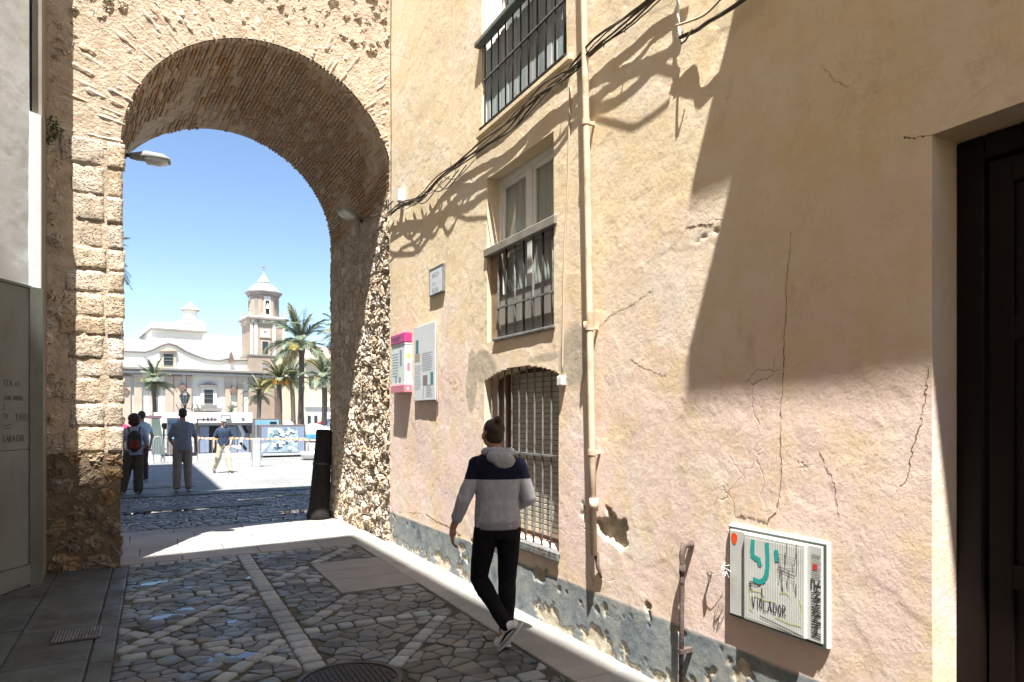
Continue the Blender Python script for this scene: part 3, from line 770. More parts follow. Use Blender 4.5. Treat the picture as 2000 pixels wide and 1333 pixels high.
# --- thin balcony slabs above the door, out of the frame, sized to the shade they cast
bal = window_group('balcony', (WX, 0, 6.1))
cb = MB(); P_ = [(2.84, -3.0), (2.08, -3.0), (2.045, 1.47), (2.84, 1.47)]; cb.add([(x, y_, 6.1) for x, y_ in P_] + [(x, y_, 6.36) for x, y_ in P_], [(0, 1, 2, 3), (7, 6, 5, 4), (0, 4, 5, 1), (1, 5, 6, 2), (2, 6, 7, 3), (3, 7, 4, 0)]); cb.box(2.25, 2.84, 1.472, 1.84, 6.18, 6.27); cb.obj('balcony_slab', MT['plaster'], bal)

# --- drain pipe and small conduits
MT['pipe'] = mat('painted_pipe', (0.66, 0.54, 0.41), (0.56, 0.44, 0.33), (0.42, 0.29, 0.19), sc=8, sc3=5, rough=.7, bump=.3, bsc=40, bdist=.003)
p0 = on_x(1140, 0, WX - .07); p1 = on_x(1148, 400, WX - .07); p2 = on_x(1152, 640, WX - .07); p3 = on_x(1160, 1085, WX - .07)
dp = thing('drain_pipe', 'ochre painted drainpipe running down the wall beside the windows', 'drainpipe', (WX - .07, p3.y, p3.z))
top = p0 + (p0 - p1) * .5
mk('pipe', *tube([top, p0, p1, p2, (p2 + p3) / 2, p3], .025, 14), MT['pipe'], dp, True)
for q in (p0 * .4 + p1 * .6, p2, p2 * .45 + p3 * .55):
    b = MB(); b.tube([q + Vector((0, 0, -.02)), q + Vector((0, 0, .02))], .031, 14); b.box(q.x + .02, WX + .01, q.y - .012, q.y + .012, q.z - .012, q.z + .012); b.obj('bracket', MT['pipe'], dp, False)
q = p3 + Vector((0, 0, .32)); mk('collar', *tube([q, q + Vector((0, 0, .09))], .032, 14), MT['pipe'], dp, True)
q = on_x(1148, 650, WX - .07); mk('collar', *tube([q, q + Vector((0, 0, .08))], .032, 14), MT['pipe'], dp, True)
mk('broken_end', *tube([p3 + Vector((.02, 0, .02)), p3 + Vector((.05, 0.02, -.10)), p3 + Vector((.06, -.01, -.17))], .02, 8, .008), MT['rust'], dp, True)

def wire(name, label, pts, r, m, cat='cable', n=6, sub=6, jit=0.0, group=None, parent=None):
    P = [Vector(p) for p in pts]; out = []
    for i in range(len(P) - 1):
        a = P[max(i - 1, 0)]; b_ = P[i]; c = P[i + 1]; d = P[min(i + 2, len(P) - 1)]
        for k in range(sub):
            t = k / sub
            q = 0.5 * ((2 * b_) + (c - a) * t + (2 * a - 5 * b_ + 4 * c - d) * t * t + (3 * b_ - a - 3 * c + d) * t ** 3)
            out.append(q + Vector((0, random.uniform(-jit, jit), random.uniform(-jit, jit))))
    out.append(P[-1])
    o = mk(name, *tube(out, r, n), m, parent, True)
    if parent is None: tag(o, label, cat, group)
    return o
bun = [(768, 420), (790, 402), (830, 388), (865, 352), (908, 319), (955, 285), (1004, 252), (1040, 215), (1076, 180), (1108, 155), (1136, 131), (1180, 89), (1240, 45), (1295, 0), (1360, -55)]
cabs = thing('cable_bundle', 'thick black bundle of sagging cables crossing the ochre wall', 'cable bundle', on_x(1004, 252, WX))
for k in range(6):
    off = [.025, .04, .055, .035, .07, .085][k]; ph = k * 1.7
    pts = []
    for i, (u, v) in enumerate(bun):
        dv = [0, 3, -3, 5, 1, 7][k] + 5 * math.sin(i * 1.3 + ph) * (1 if 0 < i else 0.3)
        q = on_x(u, v, WX); o_ = off * (1 + .35 * math.sin(i * .9 + ph))
        pts.append((WX - .012 - o_, q.y, q.z + dv * -.004))
    wire('cable', None, pts, [.008, .007, .009, .005, .007, .005][k], MT['cable'], jit=.003, parent=cabs)
for k in range(7):                                       # loose loops hanging by the arch
    u0 = 778 + k * 16; v0 = 408 - k * 10
    a = on_x(u0, v0, WX); b_ = on_x(u0 + 60, v0 - 34, WX); mid = (a + b_) / 2 + Vector((0, 0, -.10 - .03 * (k % 3)))
    wire('cable', None, [(WX - .03, a.y, a.z), (WX - .06 - .02 * (k % 2), mid.y, mid.z), (WX - .04, b_.y, b_.z)], .006, MT['cable_w'] if k % 3 == 0 else MT['cable'], parent=cabs)
for k in range(9):                                       # tie ends
    u0 = 900 + k * 42; i = min(range(len(bun)), key=lambda q: abs(bun[q][0] - u0)); v0 = np.interp(u0, [q[0] for q in bun], [q[1] for q in bun])
    a = on_x(u0, v0, WX); wire('tie_end', None, [(WX - .05, a.y, a.z), (WX - .07, a.y - .02, a.z - .03), (WX - .06, a.y + .01, a.z - .07)], .003, MT['cable'], parent=cabs)
wire('cable', 'black cable hanging across the top of the wall, right of the bundle', [(WX - .05, *on_x(1500, -20, WX).yz), (WX - .06, *on_x(1440, 25, WX).yz), (WX - .07, *on_x(1400, 50, WX).yz), (WX - .04, *on_x(1372, 62, WX).yz), (WX - .05, *on_x(1340, 78, WX).yz)], .012, MT['cable'])
wire('cable', 'thin pale cable sloping from the junction to the black cable', [(WX - .06, *on_x(1335, 56, WX).yz), (WX - .07, *on_x(1390, 38, WX).yz), (WX - .08, *on_x(1425, 10, WX).yz), (WX - .08, *on_x(1450, -20, WX).yz)], .007, MT['cable_w'])
wire('cable', 'white cable dropping vertically to the junction at the top', [(WX - .03, *on_x(1330, -40, WX).yz), (WX - .03, *on_x(1332, 20, WX).yz), (WX - .04, *on_x(1335, 56, WX).yz), (WX - .03, *on_x(1338, 88, WX).yz)], .010, MT['white_paint'])
wire('cable', 'curled wire loop below the junction on the wall top', [(WX - .03, *on_x(1338, 88, WX).yz), (WX - .09, *on_x(1362, 86, WX).yz), (WX - .08, *on_x(1372, 64, WX).yz)], .006, MT['cable'])
wire('conduit', 'thin painted cable running down beside the drainpipe', [(WX - .012, *on_x(1116, 170, WX).yz), (WX - .012, *on_x(1112, 350, WX).yz), (WX - .014, *on_x(1105, 500, WX).yz), (WX - .012, *on_x(1101, 740, WX).yz)], .008, MT['cable_w'])
wire('conduit', 'thin clipped cable running down the wall left of the windows', [(WX - .008, *on_x(887, -20, WX).yz), (WX - .008, *on_x(886, 120, WX).yz), (WX - .008, *on_x(884, 240, WX).yz), (WX - .008, *on_x(882, 325, WX).yz)], .006, MT['cable_w'])
wire('conduit', 'thin cable following the joint between arch and ochre wall', [(WX - .01, 8.74, 7.6), (WX - .012, 8.75, 6.6), (WX - .01, 8.74, 5.5), (WX - .012, 8.74, 4.5)], .006, MT['cable'])
q = on_x(788, 390, WX); b = MB(); b.add(*bev_box(WX - .08, WX + .01, q.y - .05, q.y + .04, q.z - .04, q.z + .12, .01)); tag(b.obj('junction_box', MT['white_paint']), 'small white junction box where the cables reach the arch', 'junction box')
q = on_x(1101, 742, WX); b = MB(); b.add(*bev_box(WX - .045, WX + .005, q.y - .04, q.y + .04, q.z - .05, q.z + .03, .01)); tag(b.obj('junction_box', MT['white_paint']), 'tiny white box beside the top corner of the lowest window', 'junction box')
# ================================================================== the city wall with its arch
YF, YB = 8.86, 11.5
arch = thing('city_gate', 'old stone city gate with a brick round arch over the lane', 'gate', (1.2, YF, 0))
def pr(f):                                               # profile of the opening at depth f (0 street side, 1 square side)
    return dict(xl=-.315 + (-.70 + .315) * f, xr=2.885 + (2.66 - 2.885) * f, cx=1.285 + (.98 - 1.285) * f, r=1.60 + (1.68 - 1.60) * f, zs=4.80 + (4.55 - 4.80) * f)
def ipt(th, f, h=0.0):
    p = pr(f); r = p['r'] - h; return (p['cx'] + r * math.cos(th), YF + (YB - YF) * f, p['zs'] + r * math.sin(th))
def prof_pts(f, off=0.0, n=48):
    p = pr(f); pts = [(p['xr'] + off, z) for z in np.linspace(-.1, p['zs'] - .02, 10)]
    for k in range(n + 1):
        t = math.pi * k / n; pts.append((p['cx'] + (p['r'] + off) * math.cos(t), p['zs'] + (p['r'] + off) * math.sin(t)))
    pts += [(p['xl'] - off, z) for z in np.linspace(p['zs'] - .02, -.1, 10)]
    return pts
OFF = 0.020
b = MB(); V = []; F = []; rows = []
nf = 26
for i in range(nf + 1):
    f = i / nf; q = prof_pts(f, OFF); rows.append(len(V)); V += [(x, YF + (YB - YF) * f, z) for x, z in q]
n = len(q)
for i in range(nf):
    for k in range(n - 1): F.append((rows[i] + k, rows[i] + k + 1, rows[i + 1] + k + 1, rows[i + 1] + k))
def outer(x, z, X0, X1, Z1):
    """push a point of the opening out to the frame of the wall"""
    cx, cz = 1.2, 4.8; dx, dz = x - cx, z - cz
    if z <= 4.8: return ((X0 if dx < 0 else X1), z)
    tx = ((X1 if dx > 0 else X0) - cx) / dx if abs(dx) > 1e-6 else 1e9; tz = (Z1 - cz) / dz if dz > 1e-6 else 1e9
    t = min(tx, tz); return (cx + dx * t, cz + dz * t)
for (f, yy) in ((0, YF - .032), (1, YB)):
    q = prof_pts(f, OFF); base = len(V)
    V += [(x, yy, z) for x, z in q]; V += [(o[0], yy, o[1]) for o in (outer(x, z, -9, 12, 13.4) for x, z in q)]
    for k in range(n - 1): F.append((base + k, base + k + 1, base + n + k + 1, base + n + k) if f == 0 else (base + k, base + n + k, base + n + k + 1, base + k + 1))
b.add(V, F); b.box(-9, 12, YF, YB, 13.4, 13.45); b.add([(-9, YF, -.1), (-9, YB, -.1), (-9, YB, 13.4), (-9, YF, 13.4)], [(0, 1, 2, 3)])
core = b.obj('mortar_core', MT['mortar'], arch, False)
# cells outside the outer() corners stay open: close with a slab just behind
b = MB(); b.box(-9, -1.2, YF + .02, YB - .02, -.1, 13.38); b.box(3.2, 12, YF + .02, YB - .02, -.1, 13.38); b.box(-1.2, 3.2, YF + .03, YB - .03, 6.62, 13.38); b.obj('wall_fill', MT['mortar'], arch)
ffn = lambda a, c, h: (a, YF - h, c)
st = []
# dressed quoins of the left pier
def block(x0, x1, z0, z1, h1, seed):
    """a squared stone with a pitted, crumbled face"""
    nx, nz = max(3, int((x1 - x0) / .032)), max(4, int((z1 - z0) / .032)); P = []; r = random.Random(seed)
    sk = r.uniform(-.012, .012)
    for j in range(nz + 1):
        for i in range(nx + 1):
            P.append((x0 + (x1 - x0) * i / nx, z0 + (z1 - z0) * j / nz + sk * (i / nx - .5)))
    A = np.array([(p[0] + seed * 3.1, 0, p[1]) for p in P]); nz_ = fbm(A, 9, 4, 3, .6); e = np.array([min(p[0] - x0, x1 - p[0], p[1] - z0 + .0, z1 - p[1] + .0) for p in P])
    H = h1 - .004 + .009 * nz_ - .014 * np.exp(-np.clip(e, 0, 1) / .009) - .016 * np.clip(fbm(A, 16, 3, 9) - .35, 0, 1)
    jx = .006 * fbm(A, 20, 2, 5) * (e < .01); V = [(p[0] + j_, YF - h, p[1] + j_ * .7) for p, h, j_ in zip(P, H, jx)]; n = len(V); F = []
    for j in range(nz):
        for i in range(nx): q = j * (nx + 1) + i; F.append((q, q + nx + 1, q + nx + 2, q + 1))
    ring = [i for i in range(nx + 1)] + [j * (nx + 1) + nx for j in range(1, nz + 1)] + [nz * (nx + 1) + i for i in range(nx - 1, -1, -1)] + [j * (nx + 1) for j in range(nz - 1, 0, -1)]
    for q in ring: V.append((V[q][0], YF + .01, V[q][2]))
    for k in range(len(ring)): F.append((ring[k], ring[(k + 1) % len(ring)], n + (k + 1) % len(ring), n + k))
    return np.array(V), F
qn = []
z = 1.30
while z < 4.75:
    h = random.uniform(.21, .33); h = min(h, 4.85 - z); j1 = -.475 + random.uniform(-.015, .015)
    for (x0, x1) in ((-.84 + random.uniform(-.08, .08), j1 - .012), (j1 + .012, -.30 + random.uniform(-.015, .01))):
        qn.append(block(x0, x1, z + .003, z + h - .003, .052 + random.uniform(-.010, .012), len(qn)))
    z += h
def rubble(x0, x1, z0, z1, sx, sz, ok, fn, gap=.012, hh=(.02, .06), rough=.014, dome=.02, jit=.35, hb=-.02):
    sd = []; zc = z0
    while zc < z1:
        rz = sz * random.uniform(.7, 1.3); xc = x0 - random.uniform(0, sx)
        while xc < x1 + sx:
            rx = sx * random.uniform(.55, 1.45); sd.append((xc + rx / 2 + random.uniform(-jit, jit) * sx * .5, zc + rz / 2 + random.uniform(-jit, jit) * sz)); xc += rx
        zc += rz
    out = []
    for s, p in zip(sd, vcells(sd, .5)):
        if len(p) < 3 or not ok(*s): continue
        p = bounds(p, x0, x1, z0, z1)
        if not p or abs(parea(p)) < .0012: continue
        p = inset(p, gap * random.uniform(.5, 1.5))
        m = []
        for i in range(len(p)):
            a_, b_ = p[i], p[(i + 1) % len(p)]; m += [a_, ((a_[0] + b_[0]) / 2, (a_[1] + b_[1]) / 2)]
        p = [(q[0] + random.uniform(-.05, .05) * sx, q[1] + random.uniform(-.06, .06) * sz) for q in chaikin(m, .22)]
        out.append(stone(p, fn, hb, random.uniform(*hh), dome=dome * random.uniform(.4, 1.4), rough=rough, seed=len(out) + int(x0 * 100), rings=((1, .5), (.9, .88), (.62, 1.0), (.3, 1.0))))
    return out
def front_ok(x, z):
    p = pr(0)
    if z <= p['zs']:
        if x > -.33: return False
        if z > 1.30 and x > -.84: return False
        return True
    return math.hypot(x - p['cx'], z - p['zs']) > p['r'] + RING(math.atan2(z - p['zs'], x - p['cx'])) + .03
def RING(th): return .50 + .10 * math.sin(th * 2.3 + .6) + (.12 if th > 2.2 else 0)
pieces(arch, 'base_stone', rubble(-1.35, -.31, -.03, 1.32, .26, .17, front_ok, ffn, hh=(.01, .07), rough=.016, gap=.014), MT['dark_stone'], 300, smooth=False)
for s, f in rubble(-1.35, -.86, 1.30, 4.9, .24, .17, front_ok, ffn, hh=(.01, .055), rough=.012): st.append((s, f))
def okc(x, z): return front_ok(x, z)
spn = rubble(-1.35, 2.845, 4.83, 7.7, .21, .075, okc, ffn, hh=(.004, .042), rough=.013, jit=.55, gap=.012)
# trim to the ring
def push(V):
    p = pr(0); V = np.array(V)
    d = np.hypot(V[:, 0] - p['cx'], V[:, 2] - p['zs']); th = np.arctan2(V[:, 2] - p['zs'], V[:, 0] - p['cx'])
    lim = p['r'] + np.array([RING(t) for t in th]) + .005
    k = (V[:, 2] > p['zs']) & (d < lim)
    V[k, 0] = p['cx'] + np.cos(th[k]) * lim[k]; V[k, 2] = p['zs'] + np.sin(th[k]) * lim[k]
    V[:, 0] = np.minimum(V[:, 0], 2.848); return V
st += [(push(V), F) for V, F in spn]
# right jamb
def jfn(a, c, h):
    f = (a - YF) / (YB - YF); p = pr(f); zl = 4.6 - (a - YF) * 1.75 + .25; kk = 1.0 if c < zl else max(.35, 1 - (c - zl) * 2.5); return (p['xr'] + .012 - h * (kk if h > 0 else 1), a, c * p['zs'] / 4.8)
jb = rubble(YF - .055, YB + .01, -.03, 4.84, .20, .14, lambda a, c: not (a > YF + .9 and c > 1.0 and False), jfn, gap=.007, hh=(.002, .045), rough=.016, dome=.010, hb=-.03, jit=.6)
pieces(arch, 'corner_stone', qn, MT['stone'], 300)
pieces(arch, 'stone', st + jb, MT['stone'], 290, smooth=False)
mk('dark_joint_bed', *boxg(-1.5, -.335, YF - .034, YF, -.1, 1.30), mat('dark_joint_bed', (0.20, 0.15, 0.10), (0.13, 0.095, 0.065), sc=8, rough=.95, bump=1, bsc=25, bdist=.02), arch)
# voussoir ring: thin bricks on edge
vo = []; th = 0.0; p = pr(0)
while th < math.pi + .02:
    tk = random.uniform(.028, .046); dt = tk / p['r']; gap = random.uniform(.008, .020) / p['r']
    L = RING(th) + random.uniform(-.07, .05); r0 = p['r'] + random.uniform(-.014, .020)
    cuts = [0, random.uniform(.38, .58), 1] if random.random() < .75 else [0, random.uniform(.25, .4), random.uniform(.6, .75), 1]
    lean = random.uniform(-.012, .012)
    for a_, b_ in zip(cuts[:-1], cuts[1:]):
        ra, rb = r0 + L * a_ + .006, r0 + L * b_ - .006
        if math.cos(th) > 0: rb = min(rb, (2.845 - p['cx']) / math.cos(th))
        if rb - ra < .05: continue
        yf = YF - .032 + random.uniform(-.014, .012) + (.05 if random.random() < .07 else 0)
        V = []; F = []; nn = 6; e0 = random.uniform(0, .3); tl = random.uniform(-.010, .010)
        for k in range(nn):
            f = k / (nn - 1); rr = ra + (rb - ra) * f; wj = random.uniform(.72, 1.12) * (.8 if k in (0, nn - 1) else 1) * (1.15 if a_ > .3 else 1)
            tm_ = th + dt / 2 + (rr - p['r']) * lean + random.uniform(-.0012, .0012)
            t0 = tm_ - dt * wj / 2; t1 = tm_ + dt * wj / 2
            yj = yf + random.uniform(-.007, .007) + tl * (f - .5) + (.012 if k in (0, nn - 1) else 0)
            for (t, y_) in ((t0, YF + .06), (t0, yj + random.uniform(.002, .010)), ((t0 + t1) / 2, yj - random.uniform(0, .004)), (t1, yj + random.uniform(.002, .010)), (t1, YF + .06)):
                V.append((p['cx'] + rr * math.cos(t), y_, p['zs'] + rr * math.sin(t)))
        for k in range(nn - 1):
            for c in range(4): F.append((k * 5 + c, (k + 1) * 5 + c, (k + 1) * 5 + c + 1, k * 5 + c + 1))
        F.append(tuple(range(5))); F.append(tuple((nn - 1) * 5 + c for c in range(4, -1, -1)))
        vo.append((np.array(V), F))
    th += dt + gap
pieces(arch, 'voussoir', vo, MT['vbrick'], 200, smooth=False)
# bricks of the vault
vb = []; th = -.02; k = 0
while th < math.pi + .02:
    tk = random.uniform(.032, .046); dt = tk / 1.63; f = .022 + random.uniform(0, .05) if k % 2 else .022
    while f < 1.0:
        L = random.uniform(.24, .30) / (YB - YF) * (0.5 if f == .022 and k % 2 else 1); f1 = min(1.0, f + L)
        if f1 - f < .02: break
        hole = random.random() < (.15 if th > 1.5 else .025)
        h = random.uniform(-.006, .008) * (1.3 if th > 1.4 else .6) if not hole else -.05 - random.uniform(0, .03)
        nh = vnoise([[th * 1.6, f * 2.6, 0]], 2.2, 5)[0]; h -= max(0, nh - .25) * .05
        e = .0035
        j = [random.uniform(-.004, .004) for _ in range(8)]
        V = [ipt(th + e / 1.6, f + e, -.07), ipt(th + dt - e / 1.6, f + e, -.07), ipt(th + dt - e / 1.6, f1 - e, -.07), ipt(th + e / 1.6, f1 - e, -.07),
             ipt(th + e + j[0], f + e * 1.3, h + j[1]), ipt(th + dt - e, f + e * 1.3, h + j[2]), ipt(th + dt - e + j[3] * .5, f1 - e * 1.3, h + j[4]), ipt(th + e, f1 - e * 1.3, h + j[5])]
        F = [(4, 5, 6, 7), (0, 4, 7, 3), (1, 2, 6, 5), (0, 1, 5, 4), (3, 7, 6, 2)]
        vb.append((np.array(V), F)); f = f1 + .003
    th += dt + random.uniform(.007, .013) / 1.63; k += 1
pieces(arch, 'brick', vb, MT['brick'], 300, smooth=False)
# bricks' ragged ends at the far rim, and the plants rooted in the joints
b = MB()
for (X, Z) in ((-.98, 4.9), (-1.0, 4.75), (-.93, 4.82)):
    for k in range(40):
        a = random.uniform(0, 6.28); c = Vector((X + random.uniform(-.05, .05), YF - .09, Z + random.uniform(-.07, .07))); d = Vector((math.cos(a) * .03, random.uniform(-.05, .0), math.sin(a) * .03))
        e = d.cross(Vector((0, 1, .3))).normalized() * .009; b.add([c, c + d * .5 + e, c + d, c + d * .5 - e], [(0, 1, 2, 3)])
MT['weed'] = mat('weed_leaf', (0.06, 0.09, 0.03), (0.10, 0.11, 0.05), sc=30, rough=.7)
tag(b.obj('wall_weed', MT['weed']), 'small dark weed growing out of the shaded pier', 'weed')

# ---- lamps in the arch
MT['lampgrey'] = mat('lamp_housing', (0.30, 0.31, 0.30), (0.24, 0.25, 0.25), sc=6, rough=.5, spec=.5)
MT['lens'] = mat('frosted_lens', (0.62, 0.66, 0.66), (0.50, 0.54, 0.54), sc=5, rough=.25, spec=.6)
def luminaire(name, label, base, tip, side, wd, ht):
    t = thing(name, label, 'lamp', base, 'lamps fixed inside the arch')
    B = Vector(base); T = Vector(tip); d = (T - B); L = d.length; d.normalize(); s = Vector(side).normalized(); up = d.cross(s).normalized()
    if up.z < 0: up = -up
    def shell(secs, nm, m, parent):
        V = []; F = []; n = 14
        for (x, w_, h0, h1) in secs:
            for k in range(n):
                a = 2 * math.pi * k / n; ca, sa = math.cos(a), math.sin(a)
                sx = math.copysign(abs(ca) ** .6, ca) * w_; sz = math.copysign(abs(sa) ** .6, sa); sz = sz * (h1 if sz > 0 else h0)
                V.append(tuple(B + d * (x * L) + s * sx + up * sz))
        for i in range(len(secs) - 1):
            for k in range(n): F.append((i * n + k, i * n + (k + 1) % n, (i + 1) * n + (k + 1) % n, (i + 1) * n + k))
        F.append(tuple(range(n - 1, -1, -1))); F.append(tuple((len(secs) - 1) * n + k for k in range(n)))
        return mk(nm, V, F, m, parent, True)
    shell([(.02, wd * .35, ht * .4, ht * .4), (.2, wd * .5, ht * .5, ht * .7), (.4, wd * .95, ht * .15, ht), (.8, wd, ht * .1, ht * .9), (.97, wd * .85, ht * .08, ht * .5), (1, wd * .6, .005, ht * .2)], 'housing', MT['lampgrey'], t)
    shell([(.36, wd * .6, ht * .3, .0), (.45, wd * .88, ht * .8, .0), (.75, wd * .9, ht * .75, .0), (.95, wd * .7, ht * .35, .0)], 'lens', MT['lens'], t)
    mk('bracket', *tube([B - d * .12, B + d * .06], .022, 8), MT['iron'], t, True)
    return t
a0 = on_y(252, 304, 9.15); a1 = on_y(333, 318, 9.0)
luminaire('street_lamp', 'grey flat street lamp sticking out from the left side of the arch', tuple(a0), tuple(a1), (0.1, 1, 0), .115, .075)
a0 = on_x(702, 430, 2.74); a1 = a0 + Vector((-.36, -.25, .03))
luminaire('street_lamp', 'rounded grey street lamp on the right side inside the arch', tuple(a0), tuple(a1), (.5, -.85, .0), .10, .08)
c0 = on_x(700, 428, 2.78); c1 = on_x(740, 420, 2.80); c2 = on_x(770, 394, 2.82)
wire('cable', 'short black cable running from the right arch lamp to the wall corner', [(2.70, c0.y, c0.z), (2.75, c1.y, c1.z - .02), (2.80, c2.y, c2.z)], .009, MT['cable'])

# ---- the old black iron gun barrel guarding the far corner
cb = thing('corner_guard_post', 'black iron guard post leaning against the far right corner of the arch', 'post', (2.38, 11.62, 0))
base = Vector((2.42, 11.3, 0)); tipp = Vector((2.56, 11.5, 1.47)); d = (tipp - base)
V, F = tube([base - d * .03, base + d * .02, base + d * .06, base + d * .12, base + d * .5, base + d * .9, base + d * .97, base + d], [.175, .195, .195, .17, .15, .13, .138, .13], 28)
mk('barrel', V, F, mat('matt_black_iron', (0.014, 0.014, 0.015), (0.024, 0.021, 0.02), sc=12, rough=.8, spec=.2, bump=.4, bsc=60, bdist=.003), cb, True)
mk('collar', *tube([base + d * .60, base + d * .635], .152, 28), MT['iron'], cb, True)

# ================================================================== the white house on the left
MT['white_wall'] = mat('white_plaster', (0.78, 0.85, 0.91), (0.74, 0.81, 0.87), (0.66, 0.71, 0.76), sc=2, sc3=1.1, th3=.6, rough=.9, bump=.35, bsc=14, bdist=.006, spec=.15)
MT['dadoB'] = mat('grey_stone_cladding', (0.20, 0.215, 0.215), (0.16, 0.17, 0.165), (0.135, 0.13, 0.115), sc=1.6, sc3=1.5, rough=.75, bump=.25, bsc=30, bdist=.004, grime=(0.12, 0.11, 0.09), stretch=(1, 1, .6))
MT['pilB'] = mat('green_grey_pilaster', (0.15, 0.165, 0.155), (0.11, 0.12, 0.11), sc=3, rough=.7, grime=(0.09, 0.08, 0.06), stretch=(1, 1, .4))
MT['tanB'] = mat('tan_edge', (0.27, 0.25, 0.21), (0.22, 0.20, 0.165), sc=4, rough=.9)
hb = thing('white_house', 'white plastered house with grey stone cladding on the left edge', 'house', (-1.06, 8.0, 0))
C0 = Vector((-1.122, 8.25, 0)); DB = Vector((-.5, -.866, 0)).normalized(); NB = Vector((.866, -.5, 0)).normalized()
def bw(s, z, o=0.0): q = C0 + DB * s + NB * o; return (q.x, q.y, z)
end = C0 + DB * 6.6
def prism(poly, z0, z1):
    n = len(poly); V = [(p[0], p[1], z0) for p in poly] + [(p[0], p[1], z1) for p in poly]
    return V, [tuple(range(n - 1, -1, -1)), tuple(range(n, 2 * n))] + [(i, (i + 1) % n, (i + 1) % n + n, i + n) for i in range(n)]
mk('wall', *prism([(C0.x, C0.y), (end.x, end.y), (-9, end.y), (-9, 8.84), (-1.13, 8.84)][::-1], -.1, 11), MT['white_wall'], hb)
# uneven plaster skin above the cladding
ns, nzz = 90, 160; V = []; F = []
for i in range(ns + 1):
    for j in range(nzz + 1):
        s = 2.4 * i / ns; z = 3.02 + 4.2 * j / nzz; V.append((s, z))
A = np.array(V); dd = .018 + .004 * fbm(np.c_[A[:, 0], np.zeros(len(A)), A[:, 1]], 1.3, 4, 5) + .0012 * fbm(np.c_[A[:, 0], np.zeros(len(A)), A[:, 1]], 8, 3, 8)
V3 = [bw(s, z, d) for (s, z), d in zip(V, dd)]
for i in range(ns):
    for j in range(nzz): a = i * (nzz + 1) + j; F.append((a, a + nzz + 1, a + nzz + 2, a + 1))
mk('plaster_skin', V3, F, MT['white_wall'], hb, True)
# stone cladding slabs
for (s0, s1) in ((.005, 1.15), (1.155, 2.4), (2.405, 3.8)):
    for (z0, z1) in ((.02, .22), (.225, 1.38), (1.385, 3.0)):
        c = [bw(s0, z0, 0), bw(s1, z0, 0), bw(s1, z1, 0), bw(s0, z1, 0)]; c2 = [bw(s0 + .003, z0 + .003, .03 + (.012 if z0 < .1 else 0)), bw(s1 - .003, z0 + .003, .03 + (.012 if z0 < .1 else 0)), bw(s1 - .003, z1 - .003, .03 + (.012 if z0 < .1 else 0)), bw(s0 + .003, z1 - .003, .03 + (.012 if z0 < .1 else 0))]
        mk('cladding_slab', c + c2, [(4, 5, 6, 7), (0, 1, 5, 4), (1, 2, 6, 5), (2, 3, 7, 6), (3, 0, 4, 7)], MT['dadoB'], hb)
c = [bw(0, 3.005, 0), bw(3.8, 3.005, 0), bw(3.8, 3.005, .04), bw(0, 3.005, .04)]; c2 = [(p[0], p[1], 3.03) for p in c]
mk('cladding_cap', c + c2, [(0, 1, 2, 3), (7, 6, 5, 4), (0, 4, 5, 1), (1, 5, 6, 2), (2, 6, 7, 3), (3, 7, 4, 0)], MT['dadoB'], hb)
P_ = [(-1.075, 7.955), (-.972, 8.03), (-.985, 8.10), (-1.09, 8.06)]
mk('corner_pilaster', *prism([(-1.098, 8.21), (-1.0, 8.285), (-1.01, 8.39), (-1.115, 8.35)], -.05, 3.02), MT['pilB'], hb)
mk('corner_strip', *prism([(-1.11, 8.23), (-1.018, 8.30), (-1.02, 8.39), (-1.115, 8.35)], 3.025, 4.80), MT['white_wall'], hb)
mk('edge_strip', *prism([(-1.10, 8.355), (-1.018, 8.37), (-1.03, 8.82), (-1.12, 8.82)], -.05, 11), MT['tanB'], hb)
# the taller house behind the camera whose shade fills the lane
ht = thing('tall_house', 'tall cream house on the left behind the camera', 'house', (-3, -2, 0))
mk('walls', *prism([(-.82, 2.89), (-8, 2.1), (-8, -9), (-.45, -9), (-.56, -3.8), (-.73, -.96)][::1], -.05, 18), MT['plaster'] if False else mat('cream_wall', (0.76, 0.70, 0.60), (0.70, 0.64, 0.54), sc=2, rough=.9), ht)
# the house on the square past the gate, hidden by the pier, whose shade lies on the square
h3 = thing('square_house', 'plastered house on the left of the square beyond the gate', 'house', (-4, 16, 0))
mk('walls', *prism([(-1.42, 11.55), (-1.62, 21.1), (-12, 21.1), (-12, 11.55)][::-1], -.05, 15.2), bpy.data.materials['cream_wall'], h3)

